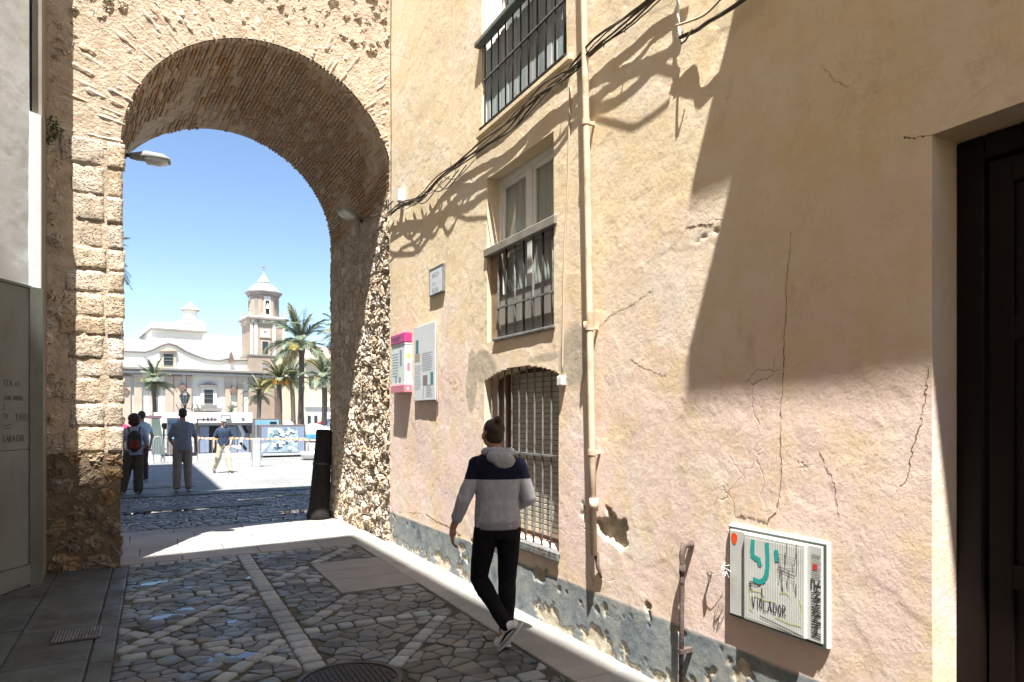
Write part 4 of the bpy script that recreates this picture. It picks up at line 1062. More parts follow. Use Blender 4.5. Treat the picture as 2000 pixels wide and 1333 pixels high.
# ================================================================== writing
GLY = {'A': [[(0, 0), (.4, 1), (.8, 0)], [(.15, .4), (.65, .4)]], 'B': [[(0, 0), (0, 1), (.5, .95), (.55, .7), (.1, .55), (.6, .4), (.6, .1), (0, 0)]], 'C': [[(.65, .85), (.3, 1), (0, .5), (.3, 0), (.65, .15)]],
       'D': [[(0, 0), (0, 1), (.5, .8), (.6, .4), (.4, .05), (0, 0)]], 'E': [[(.55, 1), (0, 1), (0, 0), (.55, 0)], [(0, .5), (.4, .5)]], 'H': [[(0, 0), (0, 1)], [(.6, 0), (.6, 1)], [(0, .5), (.6, .5)]],
       'I': [[(.2, 0), (.2, 1)]], 'L': [[(0, 1), (0, 0), (.55, 0)]], 'M': [[(0, 0), (.1, 1), (.4, .4), (.7, 1), (.8, 0)]], 'N': [[(0, 0), (0, 1), (.6, 0), (.6, 1)]], 'O': [[(.3, 1), (.05, .75), (.05, .25), (.3, 0), (.55, .25), (.55, .75), (.3, 1)]],
       'R': [[(0, 0), (0, 1), (.5, .9), (.5, .6), (0, .5), (.6, 0)]], 'S': [[(.6, .9), (.2, 1), (.05, .7), (.5, .4), (.5, .1), (0, 0)]], 'T': [[(0, 1), (.7, 1)], [(.35, 1), (.35, 0)]],
       'U': [[(0, 1), (.05, .2), (.3, 0), (.55, .25), (.55, 1)]], 'V': [[(0, 1), (.3, 0), (.6, 1)]], 'Y': [[(0, 1), (.3, .5), (.6, 1)], [(.3, .5), (.3, 0)]], '1': [[(.1, .8), (.3, 1), (.3, 0)]], '2': [[(0, .8), (.3, 1), (.5, .7), (0, 0), (.6, 0)]],
       '.': [[(.1, 0), (.18, .08)]], '!': [[(.2, 1), (.2, .3)], [(.2, .08), (.22, 0)]], ')': [[(.1, 1), (.35, .5), (.1, 0)]], 'e': [[(.05, .35), (.5, .35), (.4, .6), (.1, .55), (0, .2), (.3, 0), (.5, .1)]], 'P': [[(0, 0), (0, 1), (.5, .9), (.5, .6), (0, .5)]], 'K': [[(0, 0), (0, 1)], [(.5, 1), (0, .5), (.55, 0)]], 'G': [[(.6, .85), (.3, 1), (0, .5), (.3, 0), (.6, .2), (.6, .5), (.4, .5)]]}
def strokes(b, lines, fn, wd):
    """flat pen strokes: each line a list of 2-D points"""
    o_ = Vector(fn(0, 0)); nv = (Vector(fn(1, 0)) - o_).cross(Vector(fn(0, 1)) - o_).normalized()
    for ln in lines:
        for (p, q) in zip(ln[:-1], ln[1:]):
            dx, dy = q[0] - p[0], q[1] - p[1]; L = math.hypot(dx, dy) or 1e-6; ex, ey = dx / L * wd * .4, dy / L * wd * .4; nx, ny = -dy / L * wd / 2, dx / L * wd / 2
            a = (p[0] - ex, p[1] - ey); c = (q[0] + ex, q[1] + ey)
            h_ = nv * (.00004 * (len(b.F) % 12))
            b.add([tuple(Vector(fn(*q_)) + h_) for q_ in ((a[0] + nx, a[1] + ny), (a[0] - nx, a[1] - ny), (c[0] - nx, c[1] - ny), (c[0] + nx, c[1] + ny))], [(0, 1, 2, 3)])
def hand(b, text, x, y, h, fn, wd, asp=.75, jit=.06, slope=0):
    for ch in text:
        if ch == ' ': x += h * .5; continue
        g = GLY.get(ch, GLY['I']); jx = random.uniform(-jit, jit) * h; jy = random.uniform(-jit, jit) * h
        strokes(b, [[(x + p[0] * h * asp + jx, y + p[1] * h + jy) for p in s] for s in g], fn, wd); x += (max(p[0] for s in g for p in s) * asp + .22) * h; y += slope * h
MT['ink'] = mat('felt_pen_ink', (0.05, 0.045, 0.06), rough=.7)
MT['ink_brown'] = mat('brown_ink', (0.10, 0.07, 0.04), rough=.7)
b = MB(); b2 = MB()
def wsx(u):                                              # distance along the left wall seen at column u
    dx, dy = ray(u); # C0 + DB*s = t*(dx,dy)
    det = DB.x * (-dy) - DB.y * (-dx); s = ((-C0.x) * (-dy) - (-C0.y) * (-dx)) / det; return s
def wfn(o): return lambda x, y: bw(-x, y, .0315 + o)
def wz(u, v): s = wsx(u); q = C0 + DB * s; t = q.x * FX + q.y * FY; return CAM_Z + t * (812 - v) / 1300
for (txt, u, v, h, bb, wd) in (('STA e1.', 1, 754, .058, b, .007), ('ASUL BUENA', 2, 781, .04, b, .006), ('2 . . .', 0, 800, .05, b, .006), ('TA', 0, 817, .045, b, .006), ('YAU)', 24, 823, .075, b2, .008), ('CARACHO', 0, 864, .06, b, .008)):
    hand(bb, txt, -wsx(u), wz(u, v), h, wfn(0.0 if bb is b else .0012), wd, asp=.62)
strokes(b, [[(-wsx(0), wz(0, 833)), (-wsx(20), wz(20, 828))], [(-wsx(2), wz(2, 838)), (-wsx(16), wz(16, 836))]], wfn(0), .006)
tag(b.obj('graffiti', MT['ink'], hb), kind='stuff'); tag(b2.obj('graffiti', MT['ink_brown'], hb), kind='stuff')

# ================================================================== signs and boxes on the right wall
def rfn(X, Y0, Z0): return lambda x, y: (X, Y0 - x, Z0 + y)
def text3d(body, size, fn):
    cu = bpy.data.curves.new('t', 'FONT'); cu.body = body; cu.size = size; cu.resolution_u = 2; o = bpy.data.objects.new('t', cu); COL.objects.link(o)
    me = o.to_mesh(); V = [fn(v.co.x, v.co.y) for v in me.vertices]; F = [tuple(p.vertices) for p in me.polygons]; o.to_mesh_clear(); bpy.data.objects.remove(o); return V, F
def flat(name, c, rough=.5, **k): return mat(name, c, rough=rough, **k)
MT['plate'] = mat('white_enamel', (0.66, 0.69, 0.72), (0.60, 0.63, 0.66), sc=4, rough=.4)
MT['blue_print'] = flat('blue_print', (0.25, 0.30, 0.38)); MT['magenta'] = mat('magenta_plastic', (0.48, 0.05, 0.22), (0.42, 0.05, 0.19), sc=5, rough=.4); MT['pink'] = flat('pink_plastic', (0.55, 0.20, 0.26)); MT['teal_print'] = flat('teal_print', (0.07, 0.22, 0.24)); MT['grey_print'] = flat('grey_print', (0.20, 0.19, 0.18)); MT['tan_print'] = flat('tan_print', (0.38, 0.32, 0.22)); MT['yellow_print'] = flat('yellow_print', (0.75, 0.60, 0.12))
a = on_x(843, 545, WX); c = on_x(868, 545, WX); zt = on_x(868, 517, WX).z; zb = on_x(868, 567, WX).z
sg = thing('street_name_plate', 'small white metal plate with worn lettering and screwed corners', 'sign', (WX, (a.y + c.y) / 2, zb))
mk('plate', *bev_box(WX - .022, WX - .012, c.y, a.y, zb, zt, .002), MT['plate'], sg)
b = MB(); e = .012
for (y0, y1, z0, z1) in ((c.y - e, a.y + e, zb - e, zb - .001), (c.y - e, a.y + e, zt + .001, zt + e), (c.y - e, c.y - .001, zb - .001, zt + .001), (a.y + .001, a.y + e, zb - .001, zt + .001)): b.box(WX - .026, WX + .008, y0, y1, z0, z1)
b.obj('rim', MT['iron_grey'], sg)
b = MB(); w_ = a.y - c.y
for k, (t, sz) in enumerate((('ARCO', .075), ('DE LA', .045), ('ROSA', .075))):
    V, F = text3d(t, sz, rfn(WX - .0235, a.y - .07, zt - .10 - k * .085)); b.add(V, F)
b.obj('lettering', MT['blue_print'], sg)
# information board
a = on_x(815, 640, WX); c = on_x(857, 640, WX); z0, z1 = 1.90, 2.79
ib = thing('information_board', 'tall pale glass information board with map drawings on the wall', 'sign', (WX, a.y, z0))
X = WX - .045
mk('panel', *bev_box(X, X + .015, c.y, a.y, z0, z1, .003), MT['plate'], ib)
for (yy, z) in ((c.y + .04, z0 + .04), (a.y - .04, z0 + .04), (c.y + .04, z1 - .04), (a.y - .04, z1 - .04)): mk('standoff', *tube([(X + .012, yy, z), (WX + .01, yy, z)], .012, 8), MT['iron_grey'], ib)
mk('backing_strip', *boxg(X + .017, X + .022, c.y - .03, c.y + .0, z0 - .02, z1 + .02), mat('cream_strip', (.62, .58, .46), rough=.7), ib)
W_ = a.y - c.y; H_ = z1 - z0; f_ = rfn(X - .0015, a.y, z0)
def quad(b, fn, x0, x1, y0, y1): b.add([fn(x0, y0), fn(x1, y0), fn(x1, y1), fn(x0, y1)], [(0, 1, 2, 3)])
b = MB(); quad(b, f_, .10 * W_, .24 * W_, .64 * H_, .82 * H_); quad(b, f_, .80 * W_, .92 * W_, .20 * H_, .36 * H_); b.obj('printed_picture', MT['teal_print'], ib)
b = MB(); quad(b, f_, .06 * W_, .30 * W_, .53 * H_, .63 * H_); b.obj('printed_picture', MT['tan_print'], ib)
b = MB(); quad(b, f_, .45 * W_, .66 * W_, .20 * H_, .33 * H_)
strokes(b, [[(.5 * W_, .2 * H_), (.45 * W_, .02 * H_)]], f_, .012); b.obj('printed_picture', MT['grey_print'], ib)
b = MB()
for k in range(16):
    yy = .62 - k * .028 if k < 9 else .20 - (k - 9) * .025
    strokes(b, [[(.42 * W_ if k < 9 else .6 * W_, yy * H_), ((.9 - .1 * random.random()) * W_, yy * H_)]], f_, .006)
for k in range(12): strokes(b, [[(.05 * W_, (.47 - k * .028) * H_), ((.36 - .06 * random.random()) * W_, (.47 - k * .028) * H_)]], f_, .005)
tag(b.obj('text_lines', MT['blue_print'], ib), kind='stuff')
# magenta sign box
y0, y1 = 7.93, 8.47; X0, X1 = WX - .105, WX + .005
bx = thing('wall_mailbox', 'white wall box with magenta top and pink base beside the arch', 'box', (WX, 8.2, 2.02))
mk('body', *bev_box(X0 + .012, X1, y0 + .01, y1 - .01, 2.11, 2.64, .004), mat('box_white', (0.66, 0.72, 0.72), (0.58, 0.65, 0.66), sc=3, rough=.35), bx)
mk('top_band', *bev_box(X0, X1, y0, y1, 2.64, 2.76, .006), MT['magenta'], bx)
mk('base_band', *bev_box(X0, X1, y0, y1, 2.01, 2.11, .006), MT['pink'], bx)
b = MB(); b.box(X0 + .008, X1, y0 + .006, y1 - .006, 2.615, 2.638); b.box(X0 + .008, X1, y0 + .006, y1 - .006, 2.112, 2.13); b.obj('trim', MT['white_paint'], bx)
f_ = rfn(X0 + .0105, y1, 2.11)
b = MB(); quad(b, f_, .34, .42, .24, .44); quad(b, f_, .16, .22, .03, .12); quad(b, f_, .30, .38, .03, .10); b.obj('printed_picture', MT['blue_print'], bx)
b = MB()
for k in range(9): strokes(b, [[(.05, .40 - k * .035), (.28, .40 - k * .035)]], f_, .007)
tag(b.obj('text_lines', MT['teal_print'], bx), kind='stuff')
b = MB(); V, F = text3d('BUZON', .07, rfn(X0 - .0015, y1 - .06, 2.675)); b.add(V, F) if False else None
strokes(b, [[(.05, .07), (.38, .075)], [(.1, .04), (.32, .045)]], rfn(X0 - .0015, y1, 2.64), .018); b.obj('dark_lettering', mat('dark_magenta', (.2, .02, .1), rough=.4), bx)
sfn = lambda x, y: (X0 + .012 + x, y0 + .0085, 2.11 + y)
b = MB(); V = []; n = 16
for k in range(n): V.append(sfn(.05 + .026 * math.cos(6.283 * k / n), .36 + .035 * math.sin(6.283 * k / n)))
b.add(V, [tuple(range(n))]); b.obj('round_sticker', MT['yellow_print'], bx)
b = MB(); quad(b, sfn, .03, .07, .17, .27); b.obj('pink_sticker', MT['pink'], bx)
s2 = lambda x, y: (X0 + x, y0 - .0015, 2.01 + y)
b = MB(); b.add([s2(.05 + .015 * math.cos(6.283 * k / n), .05 + .02 * math.sin(6.283 * k / n)) for k in range(n)], [tuple(range(n))]); b.obj('logo_dot', MT['plate'], bx)

# electrical cabinet
eb = thing('electrical_cabinet', 'white wall cabinet covered in graffiti near the rusty pipe', 'electrical box', (WX, 2.39, .6))
MT['cab'] = mat('aged_white_plastic', (0.60, 0.62, 0.60), (0.52, 0.54, 0.53), (0.50, 0.46, 0.40), sc=5, sc3=3, th3=.6, rough=.45, spec=.4)
MT['cab_dark'] = mat('dark_seal', (0.08, 0.10, 0.09), rough=.7)
ya, yb, z0, z1 = 2.075, 2.705, .60, 1.115
mk('back_frame', *bev_box(WX - .022, WX + .012, ya, yb, z0, z1, .008), MT['cab'], eb)
b = MB(); e = .012
for (p0_, p1_, q0, q1) in ((ya + e, yb - e, z0 + e, z0 + e + .008), (ya + e, yb - e, z1 - e - .008, z1 - e), (ya + e, ya + e + .008, z0 + e + .009, z1 - e - .009), (yb - e - .008, yb - e, z0 + e + .009, z1 - e - .009)): b.box(WX - .026, WX - .020, p0_, p1_, q0, q1)
b.obj('seal', MT['cab_dark'], eb)
mk('door', *bev_box(WX - .036, WX - .0225, ya + .024, yb - .024, z0 + .024, z1 - .024, .004), MT['cab'], eb)
pa, pb = 2.177, 2.564
mk('raised_panel', *bev_box(WX - .055, WX - .0365, pa, pb, z0 + .026, z1 - .026, .006), MT['cab'], eb)
b = MB(); k = pa + .012
while k < pb - .012: b.add(*bev_box(WX - .0561, WX - .0545, k, k + .006, z0 + .04, z1 - .045, .0006)); k += .0105
tag(b.obj('ribs', MT['cab'], eb), kind='stuff')
XP = WX - .0572; gf = rfn(XP, pb, z0 + .026); PW = pb - pa; PH = z1 - z0 - .052
MT['teal_tag'] = flat('teal_paint', (0.03, 0.38, 0.35)); MT['yellow_tag'] = flat('yellow_paint', (0.60, 0.60, 0.30)); MT['orange_tag'] = flat('orange_paint', (0.85, 0.10, 0.02)); MT['red_tag'] = flat('red_paint', (0.6, 0.05, 0.04))
sc = lambda L: [[(p[0] * PW, p[1] * PH) for p in l] for l in L]
b = MB(); strokes(b, sc([[(.17, .92), (.16, .82), (.17, .76), (.22, .74), (.27, .73), (.29, .68)], [(.41, .92), (.42, .80), (.42, .68), (.40, .58), (.35, .51), (.28, .48), (.20, .49)]]), gf, .026); strokes(b, sc([[(.56, .86), (.57, .78)]]), gf, .026); b.obj('teal_graffiti', MT['teal_tag'], eb)
yl = rfn(XP + .0006, pb, z0 + .026)
for s_y in sc([[(.10, .38), (.12, .30), (.13, .22), (.12, .14), (.16, .12)], [(.16, .36), (.30, .37)], [(.62, .42), (.70, .44), (.76, .42)], [(.92, .40), (.94, .34), (.93, .22)], [(.20, .31), (.35, .29), (.50, .30)], [(.55, .14), (.75, .12), (.93, .13)]]):
    b = MB(); strokes(b, [s_y], yl, .007); b.obj('yellow_graffiti', MT['yellow_tag'], eb)
b = MB(); rf = rfn(XP - .0008, pb, z0 + .026)
for ln_, x, y_, h in (('E', .12, .37, .042), ('L', .33, .33, .040), ('VIOLADOR', .16, .18, .052)):
    hand(b, ln_, x * PW, y_ * PH, h, rf, .0055, asp=.62 if len(ln_) == 1 else .58, jit=.06)
strokes(b, sc([[(.30, .10), (.95, .03)], [(.1, .43), (.3, .45)]]), rf, .005)
b.obj('black_graffiti', MT['ink'], eb)
b = MB(); rr = random.Random(4)
for k in range(22): x = rr.uniform(.60, .90); y_ = rr.uniform(.40, .88); strokes(b, sc([[(x, y_), (x + rr.uniform(-.02, .02), y_ + rr.uniform(.05, .16))]]), rf, .0035)
for k in range(8): y_ = rr.uniform(.6, .85); strokes(b, sc([[(.58, y_), (.85, y_ + rr.uniform(-.04, .03))]]), rf, .0025)
tag(b.obj('scribbles', MT['grey_print'], eb), kind='stuff')
fr = rfn(WX - .0375, yb, z0)                              # on the door strip
b = MB(); V = []
for k in range(12):
    t = 6.283 * k / 12; f2 = 1 + .1 * math.sin(3 * t); V.append(fr(.060 + .022 * f2 * math.cos(t), .445 + .032 * f2 * math.sin(t)))
b.add(V, [tuple(range(12))]); b.obj('orange_sticker', MT['orange_tag'], eb)
b = MB(); x = yb - ya
quad(b, fr, .555, .580, .375, .405); b.obj('red_sticker', MT['red_tag'], eb)
b = MB()
yy = .05
while yy < .27:
    strokes(b, [[(.548, yy), (.598, yy + rr.uniform(-.010, .014))], [(.552 + rr.uniform(0, .02), yy), (.58 + rr.uniform(0, .015), yy + .02)]], fr, .005); yy += .014
strokes(b, [[(.548, .28), (.548, .325), (.565, .32), (.565, .28)], [(.575, .28), (.592, .325)], [(.57, .30), (.597, .30)]], fr, .008)
b.obj('black_graffiti', MT['ink'], eb)
b = MB()
for k in range(14): yy = .33 + k * .009; strokes(b, [[(.55, yy), (.60 - .01 * rr.random(), yy)]], rfn(WX - .0372, yb, z0), .003)
tag(b.obj('faded_print', MT['grey_print'], eb), kind='stuff')
b = MB()
for k in range(7):
    a_ = k * .9; c = Vector((WX - .05, yb - .015, .86)); b.tube([c, c + Vector((-.015, .02 * math.cos(a_), .03 * math.sin(a_))), c + Vector((.0, .035 * math.cos(a_ + .5), .045 * math.sin(a_ + .5)))], .0022, 5)
b.obj('string_knot', MT['white_paint'], eb)
q = on_x(1390, 1118, WX)
b = MB(); b.tube([(WX + .01, q.y, q.z), (WX - .03, q.y, q.z), (WX - .035, q.y - .02, q.z - .05)], .008, 6); tag(b.obj('iron_hook', MT['rust']), 'small bent iron hook sticking out beside the graffiti cabinet', 'hook')
wire('string', 'thin thread stretched from the iron hook to the cabinet', [(WX - .03, q.y, q.z), (WX - .04, (q.y + yb) / 2, q.z + .004), (WX - .03, yb, .865)], .0014, MT['white_paint'], cat='thread')
# rusty pipe rising from the pavement
q = on_x(1335, 1060, WX - .06); qb = on_x(1329, 1333, WX - .06)
rp_ = thing('rusty_pipe', 'rusty standpipe with bent closed top rising against the wall', 'pipe', (WX - .06, q.y, 0))
mk('pipe', *tube([(WX - .07, q.y + .01, -.01), (WX - .07, q.y + .005, .5), (WX - .07, q.y, q.z - .14), (WX - .072, q.y, q.z - .07), (WX - .06, q.y - .004, q.z - .015), (WX - .0, q.y - .01, q.z - .012)], [.0145, .0145, .015, .018, .024, .022], 14), MT['rust'], rp_, True)
mk('collar', *tube([(WX - .07, q.y, q.z - .19), (WX - .07, q.y, q.z - .13)], .019, 12), MT['rust'], rp_, True)
mk('clamp', *boxg(WX - .09, WX + .01, q.y - .012, q.y + .022, .30, .325), MT['rust'], rp_)
# ================================================================== the square: church, palms, stalls
def on_plane(u, v, Y0, k=0.11):                          # facade plane, slightly turned: y = Y0 + k x
    dx, dy = ray(u); t = Y0 / (dy - k * dx); return Vector((t * dx, t * dy, CAM_Z + t * (812 - v) / 1300.0))
CK = 0.115; CY = 93.0
CF = Vector((1, CK, 0)).normalized(); CN = Vector((CK, -1, 0)).normalized()      # along the facade, out of it
MT['ch_white'] = mat('church_white', (0.68, 0.655, 0.59), (0.62, 0.60, 0.54), sc=.35, rough=.9)
MT['ch_tan'] = mat('church_stone', (0.47, 0.395, 0.31), (0.38, 0.315, 0.245), (0.52, 0.45, 0.37), sc=.5, sc3=.4, rough=.9)
MT['ch_pink'] = mat('church_pink_stone', (0.46, 0.38, 0.31), (0.39, 0.32, 0.26), sc=.5, rough=.9)
MT['ch_line'] = mat('church_cornice', (0.27, 0.25, 0.235), (0.20, 0.19, 0.18), sc=.5, rough=.9)
MT['ch_dark'] = mat('church_window', (0.035, 0.045, 0.05), rough=.3)
MT['ch_brown'] = mat('church_relief', (0.16, 0.10, 0.085), (0.22, 0.15, 0.12), sc=2, rough=.9)
def fbox(u0, u1, v0, v1, d0, d1, Y0=CY, k=CK):
    """a block on the facade between two columns and two rows of the view, reaching from depth d0 to d1 (towards us)"""
    Y0 = Y0 - d1 * math.sqrt(1 + k * k); d0 -= d1; d1 = 0
    a = on_plane(u0, (v0 + v1) / 2, Y0, k); c = on_plane(u1, (v0 + v1) / 2, Y0, k); um = (u0 + u1) / 2
    z1 = on_plane(um, v0, Y0, k).z; z0 = on_plane(um, v1, Y0, k).z
    V = []
    for z in (z0, z1):
        for (p, d) in ((a, d0), (c, d0), (c, d1), (a, d1)): V.append((p.x + CN.x * d, p.y + CN.y * d, z))
    return V, [(0, 1, 2, 3), (7, 6, 5, 4), (0, 4, 5, 1), (1, 5, 6, 2), (2, 6, 7, 3), (3, 7, 4, 0)]
def fpoly(pts, d0, d1, Y0=CY, k=CK):
    Y0 = Y0 - d1 * math.sqrt(1 + k * k); d0 -= d1; d1 = 0
    P = [on_plane(u, v, Y0, k) for u, v in pts]; n = len(P)
    V = [tuple(p + CN * d0) for p in P] + [tuple(p + CN * d1) for p in P]
    return V, [tuple(range(n)), tuple(range(2 * n - 1, n - 1, -1))] + [(i, (i + 1) % n, (i + 1) % n + n, i + n) for i in range(n)]
church = thing('church', 'white baroque church with bell tower at the far side of the square', 'church', (5, 93.5, 0))
def cp(name, G, m, parent=church, smooth=False): return mk(name, G[0], G[1], m, parent, smooth)
cp('facade_wall', fbox(100, 548, 722, 840, -14, 0), MT['ch_white'])
cp('upper_wall', fpoly([(100, 720), (100, 688), (236, 686), (284, 687), (300, 683), (318, 675), (330, 672), (345, 675), (365, 686), (384, 694), (402, 701), (492, 703), (492, 722)], -10, -.6), MT['ch_white'])
# curved gable moulding
ms = [(100, 687), (236, 685), (284, 687), (300, 682), (316, 674), (330, 670), (345, 674), (365, 686), (384, 694), (404, 701), (430, 704), (445, 700), (460, 703), (492, 702)]
P = [on_plane(u, v, CY, CK) + CN * (-.5) for u, v in ms]; cp('gable_moulding', tube(P, .16, 6), MT['ch_line'])
cp('roof_block', fbox(100, 300, 660, 700, -22, -12), MT['ch_white']); cp('nave_block', fbox(296, 403, 646, 722, -30, -16), MT['ch_white'])
cp('nave_cap', fbox(297, 401, 632, 644, -29, -16.3), MT['ch_white']); cp('nave_cornice', fbox(294, 405, 643.5, 647, -30.2, -15.6), MT['ch_line'])
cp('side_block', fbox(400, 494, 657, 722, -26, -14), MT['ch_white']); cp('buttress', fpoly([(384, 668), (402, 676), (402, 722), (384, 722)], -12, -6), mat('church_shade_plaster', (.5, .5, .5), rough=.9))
c = on_plane(372, 632, CY + 24, CK)
def lz(v, t): return (812 - v) / 1300.0 * t + CAM_Z
tt = c.x * FX + c.y * FY; sc_ = tt / 1300
b = MB(); b.lathe([(30 * sc_, lz(634, tt)), (20 * sc_, lz(627, tt)), (13.5 * sc_, lz(626, tt)), (13 * sc_, lz(608, tt)), (16 * sc_, lz(606.5, tt)), (15.5 * sc_, lz(604.5, tt)), (8 * sc_, lz(597, tt)), (3 * sc_, lz(592, tt)), (1 * sc_, lz(589, tt))], (c.x, c.y, 0), 10); b.obj('lantern', MT['ch_white'], church)
b = MB(); b.lathe([(15 * sc_, lz(608, tt)), (16.5 * sc_, lz(607.6, tt)), (16.5 * sc_, lz(606.2, tt)), (15 * sc_, lz(606, tt))], (c.x, c.y, 0), 10); b.obj('lantern_cornice', MT['ch_line'], church)
for (u0, u1, m) in ((236, 255, 'ch_pink'), (262, 277, 'ch_tan'), (292, 306, 'ch_tan'), (323, 339, 'ch_pink'), (340, 354, 'ch_pink'), (365, 374, 'ch_pink'), (440, 451, 'ch_tan'), (464, 474, 'ch_tan'), (488, 500, 'ch_pink')):
    cp('pilaster', fbox(u0, u1, 735, 838, 0, .35), MT[m]); cp('capital', fbox(u0 - 1.2, u1 + 1.2, 731.5, 735, 0, .5), MT['ch_brown'] if m == 'ch_pink' else MT['ch_tan'])
cp('cornice', fbox(100, 548, 727, 731, 0, .7), mat('cornice_grey', (.42, .41, .40), rough=.9)); cp('cornice', fbox(100, 549, 719, 723, -.6, 1.1), MT['ch_line']); cp('frieze', fbox(100, 548, 723, 727, 0, .25), MT['ch_white'])
cp('upper_ledge', fbox(100, 492, 716.5, 718.5, -.9, .4), MT['ch_white'])
def cwin(u0, u1, v0, v1, ex, ped, m='ch_tan'):
    cp('surround', fbox(u0 - ex, u1 + ex, v0 - ex, v1 + ex * .4, 0 if v0 > 722 else -.6, .2 if v0 > 722 else -.35), MT[m])
    cp('window', fbox(u0, u1, v0, v1, .2 if v0 > 722 else -.35, .26 if v0 > 722 else -.30), MT['ch_dark'])
    if ped: um = (u0 + u1) / 2; cp('pediment', fpoly([(u0 - ex * 1.6, v0 - ex), (u1 + ex * 1.6, v0 - ex), (u1 + ex * .9, v0 - ex * 1.5), (um, v0 - ex * 2.2), (u0 - ex * .9, v0 - ex * 1.5)], 0 if v0 > 722 else -.6, .5 if v0 > 722 else -.1), MT[m] if m != 'ch_white' else MT['ch_line'])
cwin(320, 338, 692, 714, 6, True, 'ch_tan'); cwin(399, 416, 762, 788, 7, True, 'ch_white'); cwin(240, 249, 766, 777, 3, True, 'ch_pink')
for z in (698, 704): cp('window_bar', fbox(320, 338, z, z + 1, -.29, -.25), MT['iron_grey'])
for z in (770, 779): cp('window_bar', fbox(399, 416, z, z + 1, .27, .32), MT['iron_grey'])
cp('balcony', fbox(382, 434, 797, 803, 0, 1.3), MT['ch_line']); cp('door', fbox(395, 420, 806, 838, .1, .2), MT['ch_dark'])
for u, v in ((357, 757), (456, 762), (245, 762)):
    P = [(u + 7 * math.sin(a) * (1 if math.cos(a) < 0 else .6), v - 8 * math.cos(a)) for a in np.linspace(0, 6.28, 12)[:-1]]
    cp('relief', fpoly(P, 0, .5), MT['ch_brown']); cp('relief_niche', fbox(u - 6, u + 6, v + 9, v + 30, 0, .12), MT['ch_white'])
cp('statue', fpoly([(449, 708), (456, 708), (457, 700), (455, 694), (453, 687), (450, 690), (449, 698)], -.4, .2), MT['ch_brown'])
# tower
tc = on_plane(525, 700, CY - .5, CK) - CN * 2.6; tt = tc.x * FX + tc.y * FY; s_ = tt / 1300
def tbox(hw, v0, v1, name, m, dx=0, hd=None):
    hd = hd or hw; z0, z1 = lz(v1, tt), lz(v0, tt); V = []
    for z in (z0, z1):
        for (a, d) in ((-1, -1), (1, -1), (1, 1), (-1, 1)):
            q = tc + CF * ((a * hw + dx) * s_) - CN * (d * hd * s_); V.append((q.x, q.y, z))
    return mk(name, V, [(0, 1, 5, 4), (1, 2, 6, 5), (2, 3, 7, 6), (3, 0, 4, 7), (4, 5, 6, 7), (3, 2, 1, 0)], m, church)
MT['tw'] = mat('tower_stone', (0.37, 0.30, 0.24), (0.30, 0.24, 0.19), sc=.6, rough=.9); tbox(36, 698, 840, 'tower_base', MT['tw']); tbox(37.5, 696.5, 699, 'tower_band', MT['ch_line']); tbox(33, 636, 697, 'tower_shaft', MT['tw']); tbox(38.5, 625.5, 629, 'tower_cornice', MT['ch_line']); tbox(35, 629, 637, 'tower_frieze', MT['ch_tan']); tbox(36.5, 622.5, 625.5, 'tower_ledge', MT['ch_white'])
def fr(u0, u1, v0, v1, d, name, m, hw=33): # block on the tower's front face
    o = [(u0 - 525), (u1 - 525)]; V = []
    for z in (lz(v1, tt), lz(v0, tt)):
        for (a, dd) in ((o[0], hw - 1), (o[1], hw - 1), (o[1], hw + d), (o[0], hw + d)):
            q = tc + CF * (a * s_) + CN * (dd * s_); V.append((q.x, q.y, z))
    return mk(name, V, [(0, 1, 2, 3), (7, 6, 5, 4), (0, 4, 5, 1), (1, 5, 6, 2), (2, 6, 7, 3), (3, 7, 4, 0)], m, church)
for (a, c_) in ((499, 505), (533, 539), (492, 496), (552, 557)): fr(a, c_, 637, 696, 1.2, 'tower_pilaster', MT['ch_white'])
fr(511, 528, 668, 696, .8, 'surround', MT['ch_tan']); fr(514, 524.5, 671, 694, 1.2, 'window', MT['ch_dark']); fr(511, 528, 648, 662, 1.0, 'oval_panel', MT['ch_white']); fr(509, 530, 661, 664, 1.6, 'panel_ledge', MT['ch_tan']); fr(516, 522, 650, 654, 1.4, 'window', MT['ch_line']); fr(514, 524, 708, 722, .8, 'window', MT['ch_line'], 36)
for k in range(6): fr(494 + k * 10, 498 + k * 10, 630, 636, 2.6, 'frieze_block', MT['ch_line'] if k % 2 else MT['ch_white'])
for dx in (-33, 33): 
    for e in (-33, 33):
        q = tc + CF * (dx * s_) - CN * (e * s_); b = MB(); b.lathe([(3 * s_, lz(622.5, tt)), (3 * s_, lz(618, tt)), (1.5 * s_, lz(616, tt)), (2.3 * s_, lz(613, tt)), (.5 * s_, lz(609, tt))], (q.x, q.y, 0), 8); b.obj('pinnacle', MT['ch_tan'], church)
b = MB(); n8 = 8
def octo(prof, name, m, n=8, rot=0):
    V = []; F = []
    for (r, v) in prof:
        for k in range(n):
            a = 2 * math.pi * (k + .5) / n + rot + math.atan(CK); V.append((tc.x + r * s_ * math.cos(a), tc.y + r * s_ * math.sin(a), lz(v, tt)))
    for i in range(len(prof) - 1):
        for k in range(n): F.append((i * n + k, i * n + (k + 1) % n, (i + 1) * n + (k + 1) % n, (i + 1) * n + k))
    F.append(tuple((len(prof) - 1) * n + k for k in range(n))); return mk(name, V, F, m, church)
octo([(29, 623), (28.5, 581)], 'belfry', MT['tw']); octo([(30, 581), (31, 579), (35, 574.5), (35, 572.5), (31, 572.4)], 'belfry_cornice', MT['ch_line'])
octo([(31, 572.4), (30, 570), (24, 563), (18, 558), (13, 556)], 'dome', mat('dome_tiles', (.50, .47, .44), (.42, .39, .36), sc=1, rough=.8), 16)
